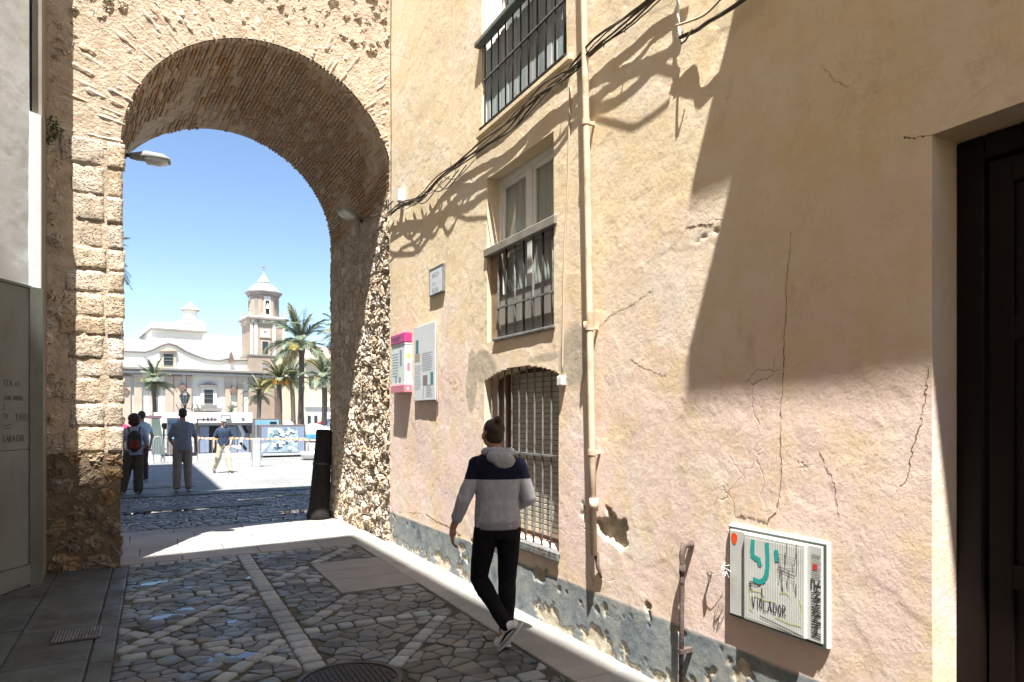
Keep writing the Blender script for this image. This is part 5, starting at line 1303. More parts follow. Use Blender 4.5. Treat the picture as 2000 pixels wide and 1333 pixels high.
octo([(7, 556), (7, 553), (11, 551.5), (11, 549), (7, 545), (5, 541), (2, 538), (.8, 534), (.5, 526)], 'dome_lantern', MT['ch_white'], 12)
for k in range(8):
    a = 2 * math.pi * k / 8 + math.atan(CK)
    for (w_, m, e, v0, v1) in ((5.6, 'ch_white', .5, 583, 622), (3.6, 'ch_dark', .9, 589, 617)) if k % 2 == 0 else ((3.2, 'ch_line', .6, 586, 618),):
        if k % 2 == 0 and m == 'ch_white': w_ = 6.4
        r = 27.3 * math.cos(0) ; r = 28.7 * math.cos(math.pi / 8) + e; V = []
        for z in (lz(v1, tt), lz(v0 + (2 if m == 'ch_dark' else 0), tt)):
            for (x, y_) in ((r - 1.2, -w_), (r - 1.2, w_), (r, w_), (r, -w_)):
                V.append((tc.x + (x * math.cos(a) - y_ * math.sin(a)) * s_, tc.y + (x * math.sin(a) + y_ * math.cos(a)) * s_, z))
        mk('belfry_opening' if m == 'ch_dark' else 'belfry_panel', V, [(0, 1, 2, 3), (7, 6, 5, 4), (0, 4, 5, 1), (1, 5, 6, 2), (2, 6, 7, 3), (3, 7, 4, 0)], MT[m], church)
bq = tc + CN * (29 * s_); b = MB(); b.lathe([(2.6 * s_, lz(607, tt)), (2.2 * s_, lz(603, tt)), (1.4 * s_, lz(599, tt)), (.4 * s_, lz(597, tt))], (bq.x, bq.y, 0), 10); b.obj('bell', MT['white_paint'], church)
b = MB(); b.tube([(tc.x, tc.y, lz(530, tt)), (tc.x, tc.y, lz(519, tt))], .07, 6); b.tube([(tc.x - .35, tc.y, lz(522.5, tt)), (tc.x + .35, tc.y, lz(522.5, tt))], .06, 6); b.obj('iron_cross', MT['ch_line'], church)
# darker ribbed building beside the tower, the blue grey slab behind it, the cream building on the right
sb = thing('side_chapel', 'dark brown ribbed stone facade right of the church tower', 'building', tuple(on_plane(577, 812, 88, .1).xy) + (0,))
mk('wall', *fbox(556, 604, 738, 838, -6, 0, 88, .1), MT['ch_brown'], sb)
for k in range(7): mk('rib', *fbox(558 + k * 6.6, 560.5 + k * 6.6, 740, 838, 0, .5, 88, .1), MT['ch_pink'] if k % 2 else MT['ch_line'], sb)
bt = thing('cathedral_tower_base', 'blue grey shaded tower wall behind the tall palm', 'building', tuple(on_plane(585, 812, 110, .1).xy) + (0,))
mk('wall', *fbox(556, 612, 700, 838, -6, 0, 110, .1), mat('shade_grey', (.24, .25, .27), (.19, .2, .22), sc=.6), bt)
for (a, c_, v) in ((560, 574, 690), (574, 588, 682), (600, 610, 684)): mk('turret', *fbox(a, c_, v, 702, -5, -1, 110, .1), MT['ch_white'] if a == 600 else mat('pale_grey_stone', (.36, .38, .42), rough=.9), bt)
rb = thing('cream_building', 'cream building with low roof at the right of the square', 'building', tuple(on_plane(625, 812, 72, .1).xy) + (0,))
MT['cream2'] = mat('cream_facade', (0.64, 0.55, 0.40), (0.58, 0.50, 0.37), sc=.5, rough=.9)
mk('wall', *fbox(596, 720, 700, 845, -10, 0, 72, .1), MT['cream2'], rb); mk('roof_slope', *fpoly([(596, 672), (720, 690), (720, 700), (596, 700)], -8, -1, 72, .1), mat('pink_roof', (.60, .50, .44), rough=.9), rb)
mk('cornice', *fbox(596, 720, 702, 706, 0, .6, 72, .1), MT['ch_tan'], rb); mk('string_course', *fbox(596, 720, 793, 796, 0, .3, 72, .1), MT['ch_white'], rb); mk('lower_band', *fbox(596, 720, 797, 845, 0, .12, 72, .1), MT['ch_white'], rb)
for u in (601, 614, 630): mk('window', *fbox(u, u + 6, 812, 830, .12, .2, 72, .1), MT['ch_dark'], rb)
for u in (604, 622): mk('window', *fbox(u, u + 9, 735, 755, 0, .12, 72, .1), MT['ch_dark'], rb)
lb = thing('pale_apartment_block', 'pale block glimpsed left of the church beside the pier', 'building', tuple(on_plane(200, 812, 70, .1).xy) + (0,))
mk('wall', *fbox(90, 236, 672, 840, -6, 0, 70, .1), MT['ch_white'], lb)

# ---- palms
MT['frond'] = mat('palm_frond', (0.11, 0.155, 0.10), (0.14, 0.18, 0.11), (0.22, 0.21, 0.12), sc=1.5, sc3=1.2, rnd=.35, rough=.55, spec=.4)
MT['frond_y'] = mat('palm_frond_yellow', (0.17, 0.17, 0.055), (0.24, 0.19, 0.05), (0.35, 0.22, 0.04), sc=1.5, sc3=1.2, rnd=.3, rough=.6)
MT['trunk'] = mat('palm_trunk', (0.13, 0.105, 0.085), (0.08, 0.065, 0.055), sc=6, rough=.95, bump=.8, bsc=12, bdist=.03)
MT['dates'] = mat('date_clusters', (0.50, 0.27, 0.05), (0.38, 0.20, 0.05), sc=8, rough=.7)
def frond_mesh(droop, seed, m):
    r = random.Random(seed); L = 1.0; n = 15; P = []; ang = R_(droop[0]); x = z = 0.0
    for i in range(n + 1):
        P.append(Vector((x, 0, z))); x += L / n * math.cos(ang); z += L / n * math.sin(ang); ang -= R_(droop[1]) / n * (0.5 + i / n)
    b = MB(); b.tube(P, .013, 4, r1=.003)
    for i in range(1, n * 3):
        f = i / (n * 3); k = f * n; i0 = int(k); p = P[i0].lerp(P[min(n, i0 + 1)], k - i0); d = (P[min(n, i0 + 1)] - P[max(0, i0 - 1)]).normalized()
        ll = .30 * math.sin(math.pi * min(1, .12 + f * .9)) ** .7 * r.uniform(.8, 1.1)
        for sd in (-1, 1):
            e = (d * .75 + Vector((0, sd * r.uniform(.55, .8), r.uniform(-.15, .25)))).normalized(); w_ = Vector((0, 0, 1)).cross(e).normalized() * .007 + Vector((0, 0, .004 * sd))
            q1 = p + e * ll * .5; q2 = p + e * ll + Vector((0, 0, -ll * r.uniform(.1, .3)))
            b.add([p - w_ * .6, p + w_ * .6, q1 + w_, q1 - w_, q2], [(0, 1, 2, 3), (3, 2, 4)])
    me = bpy.data.meshes.new('frond'); me.from_pydata(np.concatenate(b.V).tolist(), [], b.F); me.materials.append(m); me.update(); return me
FR = {m: [frond_mesh(d, i, MT[m]) for i, d in enumerate(((80, 35), (65, 60), (48, 75), (28, 80), (8, 75), (-15, 60)))] for m in ('frond', 'frond_y')}
def palm(label, u, v, t, rpx, nf, yellow=0.0, dates=0, ub=None, trunk_r=.22, top=None, group='palms on the square'):
    c = at_t(u, v, t); ub = u if ub is None else ub; bb = at_t(ub, 812, t)
    root = thing('palm_tree', label, 'palm', (bb.x, bb.y, 0), group)
    pts = []; n = 14
    for i in range(n + 1):
        f = i / n; pts.append((bb.x + (c.x - bb.x) * f + .04 * math.sin(f * 5 + u), bb.y + (c.y - bb.y) * f, -.03 + (c.z + .03) * f))
    rr = [trunk_r * (1.25 - .45 * min(1, f * 3) + (.35 if f > .9 else 0) + .05 * (i % 2)) for i, f in enumerate(np.linspace(0, 1, n + 1))]
    mk('trunk', *tube(pts, rr, 12), MT['trunk'], root, True)
    R = rpx * t / 1300; r = random.Random(int(u * 7 + v))
    for k in range(nf):
        lv = r.random(); i = min(5, int(lv * 6)); me = FR['frond_y' if r.random() < yellow else 'frond'][i]
        o = bpy.data.objects.new('frond', me); COL.objects.link(o); o.parent = root; o.location = Vector(c) - Vector(root.location) + Vector((0, 0, .1 - .05 * i))
        o.rotation_euler = (r.uniform(-.15, .15), r.uniform(-.1, .1), r.uniform(0, 6.283)); s = R * r.uniform(.9, 1.25); o.scale = (s, s, s)
    if dates:
        b = MB()
        for k in range(dates):
            a = r.uniform(0, 6.28); h = Vector(c) + Vector((math.cos(a) * R * .16, math.sin(a) * R * .16, .1)); e = h + Vector((math.cos(a) * R * .16, math.sin(a) * R * .16, -R * .12))
            b.tube([c, h, e], .03, 4)
            for q in range(26): p = e + Vector((r.gauss(0, R * .05), r.gauss(0, R * .05), r.gauss(-R * .05, R * .07))); b.add(*ellipsoid(p, (.05, .05, .07), 5, 3))
        tag(b.obj('date_clusters', MT['dates'], root), kind='stuff')
    return root
palm('tallest palm, its crown beside the bell tower', 588, 668, 50, 66, 46, .1, 5, trunk_r=.24, ub=589)
palm('short palm in front of the church, left of the street lamp', 301, 746, 58, 42, 34, .05, 1, trunk_r=.2)
palm('palm heavy with orange dates below the bell tower', 546, 742, 55, 42, 40, .6, 9, trunk_r=.22)
palm('small palm between the street lamp and the orange palm', 506, 768, 62, 33, 32, .05, 0, trunk_r=.22)
palm('palm before the cream building at the right', 633, 737, 45, 44, 34, .1, 2, trunk_r=.22)
palm('tall palm half hidden behind the right side of the arch', 668, 655, 52, 52, 36, .05, 0, trunk_r=.22)
palm('grey leaved palm crowded behind the orange one', 572, 742, 64, 42, 36, .0, 0, trunk_r=.25)
palm('palm leaning past the left pier, only frond tips showing', 214, 706, 52, 36, 30, .05, 0, trunk_r=.2)
palm('close palm whose frond tips show high beside the left pier', 190, 512, 30, 70, 34, .05, 0, trunk_r=.2)
palm('low young palm behind the stalls under the church balcony', 452, 806, 60, 16, 20, 0, 0, trunk_r=.08)
palm('low young palm left of the church door', 388, 803, 60, 14, 18, 0, 0, trunk_r=.08)

# ---- iron lamp of the square
q = at_t(361, 812, 42)
ln = thing('street_lamp', 'ornate dark street lamp on a column before the church', 'street lamp', (q.x, q.y, 0))
def zt(v, t=42): return CAM_Z + (812 - v) / 1300 * t
b = MB(); b.lathe([(.30, -.03), (.30, .25), (.16, .4), (.11, .6), (.08, 1.2), (.07, zt(795)), (.13, zt(793)), (.05, zt(790))], (q.x, q.y, 0), 14); b.obj('column', MT['iron'], ln, True)
b = MB(); b.lathe([(.12, zt(789)), (.26, zt(777)), (.30, zt(774)), (.28, zt(773)), (.02, zt(768))], (q.x, q.y, 0), 8); b.obj('lantern', mat('lantern_glass', (.18, .24, .27), (.10, .13, .15), sc=4, rough=.2, spec=.6), ln)
b = MB(); b.lathe([(.31, zt(774)), (.33, zt(772.5)), (.22, zt(768)), (.05, zt(764)), (.02, zt(760))], (q.x, q.y, 0), 8)
for k in range(8): a = k * .785; b.tube([(q.x + .12 * math.cos(a), q.y + .12 * math.sin(a), zt(789)), (q.x + .31 * math.cos(a), q.y + .31 * math.sin(a), zt(774))], .018, 4)
for s_x in (-1, 1):
    b.tube([(q.x, q.y, zt(796)), (q.x + s_x * .35, q.y, zt(800)), (q.x + s_x * .5, q.y, zt(790))], .025, 5)
b.obj('lantern_frame', MT['iron'], ln)

# ---- stalls and boards behind the barriers
MT['st_frame'] = mat('stall_frame', (0.17, 0.145, 0.14), (0.13, 0.11, 0.11), sc=4, rough=.6)
MT['st_white'] = mat('stall_canvas', (0.80, 0.79, 0.76), (0.72, 0.71, 0.69), sc=1, rough=.8)
MT['st_blue'] = mat('pale_blue_panel', (0.17, 0.22, 0.33), (0.22, 0.27, 0.38), sc=1, rough=.5)
MT['st_black'] = mat('black_panel', (0.012, 0.014, 0.022), rough=.4)
MT['st_sky'] = mat('blue_banner', (0.12, 0.30, 0.42), (0.24, 0.44, 0.54), sc=2, rough=.5)
MT['st_photo'] = mat('printed_icy_photo', (0.42, 0.50, 0.53), (0.10, 0.17, 0.22), (0.72, 0.76, 0.78), sc=2.2, sc3=1.6, th3=.5, rough=.4)
MT['pic_white'] = mat('print_white', (.62, .66, .68), rough=.5)
def PB(u0, u1, v0, v1, Y, d, name, m, parent, dd=0.0):
    """an upright block facing us in the square, its front at Y"""
    a = on_y(u0, (v0 + v1) / 2, Y); c = on_y(u1, (v0 + v1) / 2, Y); um = (u0 + u1) / 2
    return mk(name, *boxg(a.x, c.x, Y + dd, Y + dd + d, on_y(um, v1, Y).z, on_y(um, v0, Y).z), m, parent)
YS = 31.5
def gz(Y): return on_y(440, 812, Y)
s1 = thing('stall', 'long white roofed stall with pale blue panels and a black door', 'stall', (on_y(430, 812, YS).x, YS, 0))
PB(385, 489, 828, 888, YS, 2.5, 'back_panel', MT['st_frame'], s1, .02); PB(300, 491, 806, 826, YS, 3.0, 'canvas_roof', MT['st_white'], s1, -.3)
PB(389, 408, 833, 884, YS, .05, 'pale_panel', MT['st_blue'], s1, -.04); PB(409, 426, 833, 884, YS, .05, 'doorway', MT['st_black'], s1, -.03); PB(464, 486, 833, 884, YS, .05, 'pale_panel', MT['st_blue'], s1, -.04); PB(427, 463, 833, 884, YS, .05, 'pale_panel', mat('grey_blue_panel', (.2, .25, .31), rough=.5), s1, -.04)
PB(383, 388, 826, 890, YS, .1, 'post', MT['st_frame'], s1, -.12); PB(487, 491, 826, 890, YS, .1, 'post', MT['st_frame'], s1, -.12); PB(386, 489, 885, 892, YS, .3, 'plinth', mat('pale_plinth', (.4, .41, .42), rough=.8), s1, -.15); PB(386, 489, 826, 831, YS, .2, 'fascia', mat('stall_fascia', (.33, .32, .34), rough=.7), s1, -.2)
b = MB(); X = YS - .31
for (u, h, wd) in ((396, 5, 3), (404, 6, 4), (412, 7, 3), (418, 5, 3)):
    a = on_y(u, 822, X); c = on_y(u + wd, 822 - h, X); b.add(*boxg(a.x, c.x, X - .01, X + .02, a.z, c.z))
a = on_y(384, 826, X); c = on_y(424, 818, X); b.add(*boxg(a.x, a.x + .05, X - .012, X + .01, a.z, c.z)); b.add(*boxg(a.x, c.x, X - .012, X + .01, c.z - .03, c.z)); b.obj('roof_lettering', mat('plum_print', (.10, .06, .09), rough=.6), s1)
PB(430, 449, 811, 826, YS, .06, 'menu_board', mat('slate_board', (.13, .17, .18), rough=.5), s1, -.42); PB(432, 447, 813, 818, YS, .03, 'menu_strip', MT['pic_white'], s1, -.44); PB(470, 476, 817, 819, YS, .03, 'roof_mark', MT['st_black'], s1, -.34)
fn = lambda x, y: (on_y(463, 812, YS).x + x, YS - .05, y)
b = MB(); strokes(b, [[(0, 1.5), (.25, .9), (.1, .35)], [(-.2, .4), (.1, .3)], [(.05, 1.55), (.45, 1.35)]], fn, .13); b.obj('wall_print', MT['pic_white'], s1)
b = MB(); strokes(b, [[(.2, 1.4), (.4, 1.0)], [(.15, .5), (.35, .25)]], lambda x, y: (on_y(463, 812, YS).x + x, YS - .053, y), .12); b.obj('wall_print', MT['st_black'], s1)
s2 = thing('exhibition_board', 'large framed picture board showing icy blue photographs', 'display board', (on_y(545, 812, 29.2).x, 29.2, 0))
Yb = 29.2
PB(507, 598, 830, 892, Yb, .9, 'case', MT['st_frame'], s2, .05); PB(511, 594, 834, 884, Yb, .05, 'picture', MT['st_blue'], s2, -.02); PB(523, 582, 836, 883, Yb, .03, 'printed_photo', MT['st_photo'], s2, -.05)
rr = random.Random(12)
for (nm, m, n_) in (('print_shape', MT['pic_white'], 9), ('print_shape', mat('deep_blue_print', (.03, .08, .16), rough=.5), 7), ('print_shape', mat('teal_grey_print', (.22, .36, .40), rough=.5), 7)):
    b = MB()
    for k in range(n_):
        u, v = rr.uniform(528, 578), rr.uniform(841, 878); P = []
        for j in range(9): a = 6.283 * j / 9; f = rr.uniform(.5, 1.2); p = on_y(u + 6 * f * math.cos(a), v + 4.2 * f * math.sin(a), Yb); P.append((p.x, Yb - .055 - .002 * k - (.02 if m is MT['pic_white'] else 0), p.z))
        b.add(P, [tuple(range(9))])
    tag(b.obj(nm, m, s2), kind='stuff')
PB(509, 598, 885, 889, Yb, .4, 'plinth', mat('board_plinth', (.38, .39, .43), rough=.7), s2, -.2)
for (u0, u1) in ((510, 530), (548, 560), (580, 596)): PB(u0, u1, 889, 894, Yb, .3, 'foot', MT['st_black'], s2, -.1)
s3 = thing('banner_stall', 'dark framed stall with a blue banner behind the picture board', 'stall', (on_y(520, 812, 33).x, 33, 0))
PB(492, 545, 818, 888, 33, 2, 'case', MT['st_frame'], s3); PB(498, 544, 821, 831, 33, .05, 'blue_banner', MT['st_sky'], s3, -.05); PB(499, 504, 831, 862, 33, .05, 'blue_banner', MT['st_sky'], s3, -.06); PB(527, 540, 824, 828, 33, .03, 'dark_print', MT['st_black'], s3, -.08)
q = at_t(564, 831, 31.5); dm = MB(); dm.lathe([(.24, -.35), (.25, -.1), (.22, .07), (.14, .17), (.03, .21)], (q.x, q.y, q.z), 18); dm.lathe([(.09, -1.45), (.09, -.3)], (q.x, q.y, q.z), 8); tag(dm.obj('white_globe_dome', MT['white_paint'], None, True), 'white dome on a stand poking above the picture board', 'dome lamp')
s4 = thing('poster_board', 'black blue poster board left of the man in the grey shirt', 'display board', (on_y(338, 812, 31).x, 31, 0))
PB(326, 352, 816, 888, 31, .5, 'case', MT['st_frame'], s4, .03); PB(328, 351, 819, 852, 31, .04, 'dark_poster', mat('navy_poster', (.012, .03, .07), (.05, .10, .16), sc=3, rough=.4), s4, -.02); PB(328, 351, 852, 858, 31, .04, 'teal_strip', MT['st_sky'], s4, -.02)
s5 = thing('leaning_panel', 'dark green tapered panel standing behind the barrier', 'panel', (on_y(308, 812, 30.6).x, 30.6, 0))
P = [on_y(u, v, 30.6) for u, v in ((296, 888), (322, 888), (312, 817), (296, 817))]; mk('panel', [(p.x, 30.6, p.z) for p in P] + [(p.x, 30.75, p.z) for p in P], [(0, 1, 2, 3), (7, 6, 5, 4), (0, 4, 5, 1), (1, 5, 6, 2), (2, 6, 7, 3), (3, 7, 4, 0)], mat('slate_green', (.10, .14, .13), (.14, .17, .16), sc=1, rough=.5), s5); PB(284, 316, 812, 818, 30.6, .2, 'top_board', mat('plum_board', (.17, .11, .13), rough=.6), s5)
# crowd barriers
def barrier(u0, u1, v0, v1, Y, label):
    a = on_y(u0, v1, Y); c = on_y(u1, v1, Y); z1 = on_y((u0 + u1) / 2, v0, Y).z
    t = thing('crowd_barrier', label, 'barrier', ((a.x + c.x) / 2, Y, 0), 'steel crowd barriers'); r = .021
    x0, x1 = a.x, c.x; zb = .18
    mk('frame', *tube([(x0, Y, -.01), (x0, Y, z1 - .12), (x0 + .04, Y, z1 - .03), (x0 + .12, Y, z1), (x1 - .12, Y, z1), (x1 - .04, Y, z1 - .03), (x1, Y, z1 - .12), (x1, Y, -.01)], r, 7), MT['steel'], t, True)
    mk('lower_rail', *tube([(x0, Y, zb), (x1, Y, zb)], r * .8, 6), MT['steel'], t)
    n = max(3, int((x1 - x0) / .17))
    for k in range(1, n): x = x0 + (x1 - x0) * k / n; mk('bar', *tube([(x, Y, zb), (x, Y, z1)], .009, 5), MT['steel'], t)
    for x in (x0, x1): mk('foot', *boxg(x - .03, x + .03, Y - .3, Y + .3, -.018, .02), MT['steel'], t)
MT['steel'] = mat('galvanised_steel', (0.45, 0.47, 0.48), (0.36, 0.38, 0.39), sc=10, rough=.4, metal=.4)
barrier(239, 263, 852, 886, 27.5, 'steel crowd barrier at the far left beside the pier')
barrier(300, 315, 853, 886, 27.5, 'short steel crowd barrier right behind the backpack woman')
barrier(321, 352, 853, 886, 27.7, 'steel crowd barrier in front of the black poster board')
barrier(386, 424, 856, 888, 28.2, 'steel crowd barrier before the black doorway of the stall')
barrier(428, 492, 857, 888, 28.4, 'steel crowd barrier behind the man in the navy polo')
barrier(512, 602, 857, 889, 27.6, 'long steel crowd barrier in front of the picture board')
# striped tape
tp = MB(); tp2 = MB(); P = [on_y(u, v, 27.3) for u, v in ((386, 855), (405, 857), (425, 858), (445, 857), (470, 856), (495, 858), (520, 857.5), (545, 858), (575, 859), (600, 859), (640, 862))]
k = 0
for a, c in zip(P[:-1], P[1:]):
    n = 5
    for i in range(n):
        p = a.lerp(c, i / n); q = a.lerp(c, (i + 1) / n); (tp if k % 2 else tp2).add([(p.x, p.y, p.z - .028), (q.x, q.y, q.z - .028), (q.x, q.y, q.z + .028), (p.x, p.y, p.z + .028)], [(0, 1, 2, 3)]); k += 1
tr = thing('barrier_tape', 'orange and white striped tape strung along the barriers', 'tape', tuple(P[5]))
tp.obj('orange_stripes', mat('orange_tape', (.75, .30, .08), rough=.5), tr); tp2.obj('white_stripes', MT['white_paint'], tr)
# grey stone post
q = on_g(501, 911); zc = at_t(501, 856, (q.x * FX + q.y * FY)).z; w_ = .15
gp = thing('stone_post', 'grey forked concrete post standing alone on the sunny square', 'bollard', (q.x, q.y, 0))
mk('shaft', *bev_box(q.x - .13, q.x + .12, q.y - .12, q.y + .12, -.03, zc, .02), mat('pale_concrete', (.42, .45, .46), (.36, .39, .40), sc=6, rough=.85), gp)
V = [(q.x + .12, q.y - .06, zc - .55), (q.x + .42, q.y - .06, zc - .22), (q.x + .42, q.y - .06, zc - .16), (q.x + .12, q.y - .06, zc - .22)]; V += [(x, y + .12, z) for x, y, z in V]
mk('side_arm', V, [(0, 1, 2, 3), (7, 6, 5, 4), (0, 4, 5, 1), (1, 5, 6, 2), (2, 6, 7, 3), (3, 7, 4, 0)], bpy.data.materials['pale_concrete'], gp)
# round white planter and the blue table
q = on_g(612, 897); b = MB(); b.lathe([(.30, -.02), (.42, .06), (.52, .22), (.50, .30), (.44, .30), (.40, .24)], (q.x, q.y, 0), 28); tag(b.obj('round_planter', MT['white_paint'], None, True), 'low round white planter beside the black guard post', 'planter')
q = at_t(614, 868, 33); tb = thing('blue_table', 'blue folding table behind the round white planter', 'table', (q.x, q.y, 0))
mk('cloth', *bev_box(q.x - .55, q.x + .6, q.y - .3, q.y + .3, .55, .80, .02), mat('blue_cloth', (.05, .22, .36), (.12, .34, .46), sc=5, rough=.7), tb)
for (x, y) in ((-.5, -.25), (.5, -.25), (-.5, .25), (.5, .25)): mk('leg', *tube([(q.x + x, q.y + y, -.02), (q.x + x, q.y + y, .56)], .02, 6), MT['steel'], tb)
def parasol(label, u, v, t, R, m1, m2=None):
    q = at_t(u, v, t); r = thing('parasol', label, 'parasol', (q.x, q.y, 0), 'cafe parasols on the right')
    mk('pole', *tube([(q.x, q.y, -.02), (q.x, q.y, q.z)], .025, 8), MT['white_paint'], r); n = 8; V = [(q.x, q.y, q.z)]; F = []
    for rr_, dz in ((R * .5, -.22), (R, -.55), (R, -.68)): V += [(q.x + rr_ * math.cos(6.283 * k / n), q.y + rr_ * math.sin(6.283 * k / n), q.z + dz) for k in range(n)]
    F = [(0, 1 + k, 1 + (k + 1) % n) for k in range(n)]
    for g in (0, 1): F += [(1 + g * n + k, 1 + (g + 1) * n + k, 1 + (g + 1) * n + (k + 1) % n, 1 + g * n + (k + 1) % n) for k in range(n)]
    mi = [k % 2 for k in range(n)] * 3; mk('canopy', V, F, None, r, False, mats=[m1, m2 or m1], midx=mi)
MT['red_cloth'] = mat('red_cloth', (.45, .05, .06), rough=.8)
parasol('white cafe parasol behind the black guard post', 612, 826, 44, 1.3, MT['st_white']); parasol('red and white cafe parasol at the right edge of the arch', 643, 818, 46, 1.4, MT['red_cloth'], MT['st_white'])
# dark shut booths behind the crowd and a green yellow coat stand
q = at_t(320, 812, 29.5)
sg2 = thing('flag_sign', 'yellow green pennant sign on a dark pole by the poster board', 'sign', (q.x, q.y, 0))
mk('pole', *tube([(q.x, q.y, -.02), (q.x, q.y, at_t(320, 806, 29.5).z)], .035, 8), MT['iron'], sg2); mk('pennant', *bev_box(q.x - .16, q.x + .14, q.y - .05, q.y - .01, at_t(320, 826, 29.5).z, at_t(320, 808, 29.5).z, .01), mat('lime', (.30, .42, .05), (.45, .50, .08), sc=6, rough=.6), sg2); mk('round_head', *ellipsoid((q.x + .02, q.y, at_t(320, 832, 29.5).z), (.12, .12, .16)), MT['iron'], sg2, True)
# ================================================================== people
def vox(name, G, size, m, parent, smooth_it=4, mats=None, post=None, fold=0.0, fsc=8, seed=0, loc=(0, 0, 0)):
    """melt overlapping closed shapes into one continuous surface"""
    b = MB()
    for V, F in G: b.add(V, F)
    me = bpy.data.meshes.new(name); me.from_pydata(np.concatenate(b.V).tolist(), [], b.F); me.update()
    o = bpy.data.objects.new(name, me); COL.objects.link(o)
    md = o.modifiers.new('r', 'REMESH'); md.mode = 'VOXEL'; md.voxel_size = size; md.use_smooth_shade = True
    if smooth_it: ms = o.modifiers.new('s', 'SMOOTH'); ms.iterations = smooth_it; ms.factor = .5
    dg = bpy.context.evaluated_depsgraph_get(); dg.update(); ev = o.evaluated_get(dg); nm = bpy.data.meshes.new_from_object(ev)
    bpy.data.objects.remove(o); bpy.data.meshes.remove(me); nm.name = name
    n = len(nm.vertices); co = np.empty(n * 3); nm.vertices.foreach_get('co', co); co = co.reshape(-1, 3)
    if fold:
        no = np.empty(n * 3); nm.vertices.foreach_get('normal', no); no = no.reshape(-1, 3)
        Q = co * np.array([1, 1, .55]); d = fbm(Q, fsc, 3, seed) ; d = -np.abs(d) * fold + fold * .5; co = co + no * d[:, None]
    if post is not None: co = post(co)
    nm.vertices.foreach_set('co', co.ravel())
    for x in (mats or [m]): nm.materials.append(x)
    nm.polygons.foreach_set('use_smooth', [True] * len(nm.polygons)); nm.update()
    o = bpy.data.objects.new(name, nm); COL.objects.link(o); o.parent = parent; return o
def cap(a, b_, r0, r1, n=12, k=3):
    """a limb: tapered, rounded ends"""
    a = Vector(a); b_ = Vector(b_); d = (b_ - a); L = d.length; d.normalize(); P = []; R = []
    for i in range(k): t = math.pi / 2 * i / k; P.append(a - d * r0 * math.cos(t)); R.append(max(.001, r0 * math.sin(t)))
    for i in range(5): f = i / 4; P.append(a + (b_ - a) * f); R.append(r0 + (r1 - r0) * f)
    for i in range(1, k + 1): t = math.pi / 2 * i / k; P.append(b_ + d * r1 * math.sin(t)); R.append(max(.001, r1 * math.cos(t)))
    return tube(P, R, n)
def loft(rings, n=20):
    V = []; F = []
    for (z, cx, cy, rx, ry) in rings:
        for k in range(n):
            t = 2 * math.pi * k / n; c, s = math.cos(t), math.sin(t)
            V.append((cx + rx * math.copysign(abs(c) ** .8, c), cy + ry * math.copysign(abs(s) ** .8, s), z))
    for i in range(len(rings) - 1):
        for k in range(n): F.append((i * n + k, i * n + (k + 1) % n, (i + 1) * n + (k + 1) % n, (i + 1) * n + k))
    F.append(tuple(range(n - 1, -1, -1))); F.append(tuple((len(rings) - 1) * n + k for k in range(n))); return V, F
def ell(c, r, rx=0, rz=0): return ellipsoid(c, r, 14, 9, Matrix.Rotation(rz, 3, 'Z') @ Matrix.Rotation(rx, 3, 'X'))
MT['skin'] = mat('skin_tan', (0.42, 0.23, 0.15), (0.36, 0.19, 0.125), sc=12, rough=.55, spec=.35)
MT['skin_pale'] = mat('skin_pale', (0.55, 0.34, 0.25), (0.48, 0.29, 0.21), sc=12, rough=.55, spec=.35)
MT['hair_dark'] = mat('dark_hair', (0.03, 0.02, 0.015), (0.055, 0.035, 0.025), sc=60, rough=.55, stretch=(1, 1, .15), bump=.6, bsc=120, bdist=.003)
MT['hair_red'] = mat('auburn_hair', (0.055, 0.018, 0.02), (0.035, 0.012, 0.012), sc=40, rough=.5, bump=.6, bsc=90, bdist=.004)
MT['eye'] = mat('eye', (.02, .015, .012), rough=.2)
def hand(w_, d, palm_n, side, curl=.5, sc=1.0, spread=.12):
    """palm and five bent fingers; w_ wrist, d direction of the hand, palm_n where the palm faces, side where the thumb is"""
    G = []; d = Vector(d).normalized(); p = Vector(palm_n); p = (p - d * p.dot(d)).normalized(); s = d.cross(p).normalized()
    if s.dot(Vector(side)) < 0: s = -s
    w_ = Vector(w_); G.append(cap(w_, w_ + d * .045 * sc, .024 * sc, .028 * sc, 10))
    for k, q in enumerate((.024, .008, -.010, -.026)): G.append(cap(w_ + d * .03 * sc + s * q * .8 * sc, w_ + d * .088 * sc + s * q * sc, .014 * sc, .0115 * sc, 8))
    for k, (q, L) in enumerate(((.027, .070), (.009, .079), (-.010, .073), (-.028, .058))):
        c = curl * (1 + .15 * k); a = w_ + d * .088 * sc + s * q * sc; r = .0092 * sc * (1 - .06 * k)
        e = (d * math.cos(c * .4) + p * math.sin(c * .4) + s * spread * (1.5 - k) * .4).normalized(); b1 = a + e * L * .45 * sc
        e2 = (d * math.cos(c) + p * math.sin(c)).normalized(); b2 = b1 + e2 * L * .33 * sc
        e3 = (d * math.cos(c * 1.5) + p * math.sin(c * 1.5)).normalized(); b3 = b2 + e3 * L * .24 * sc
        G += [cap(a, b1, r * 1.05, r, 8), cap(b1, b2, r, r * .92, 8), cap(b2, b3, r * .92, r * .8, 8)]
    a = w_ + d * .022 * sc + s * .024 * sc; b1 = a + (d * .75 + s * .6 + p * .35).normalized() * .036 * sc; b2 = b1 + (d * .92 + s * .15 + p * .3).normalized() * .028 * sc
    G += [cap(a, b1, .0135 * sc, .011 * sc, 8), cap(b1, b2, .0108 * sc, .0088 * sc, 8)]
    return G
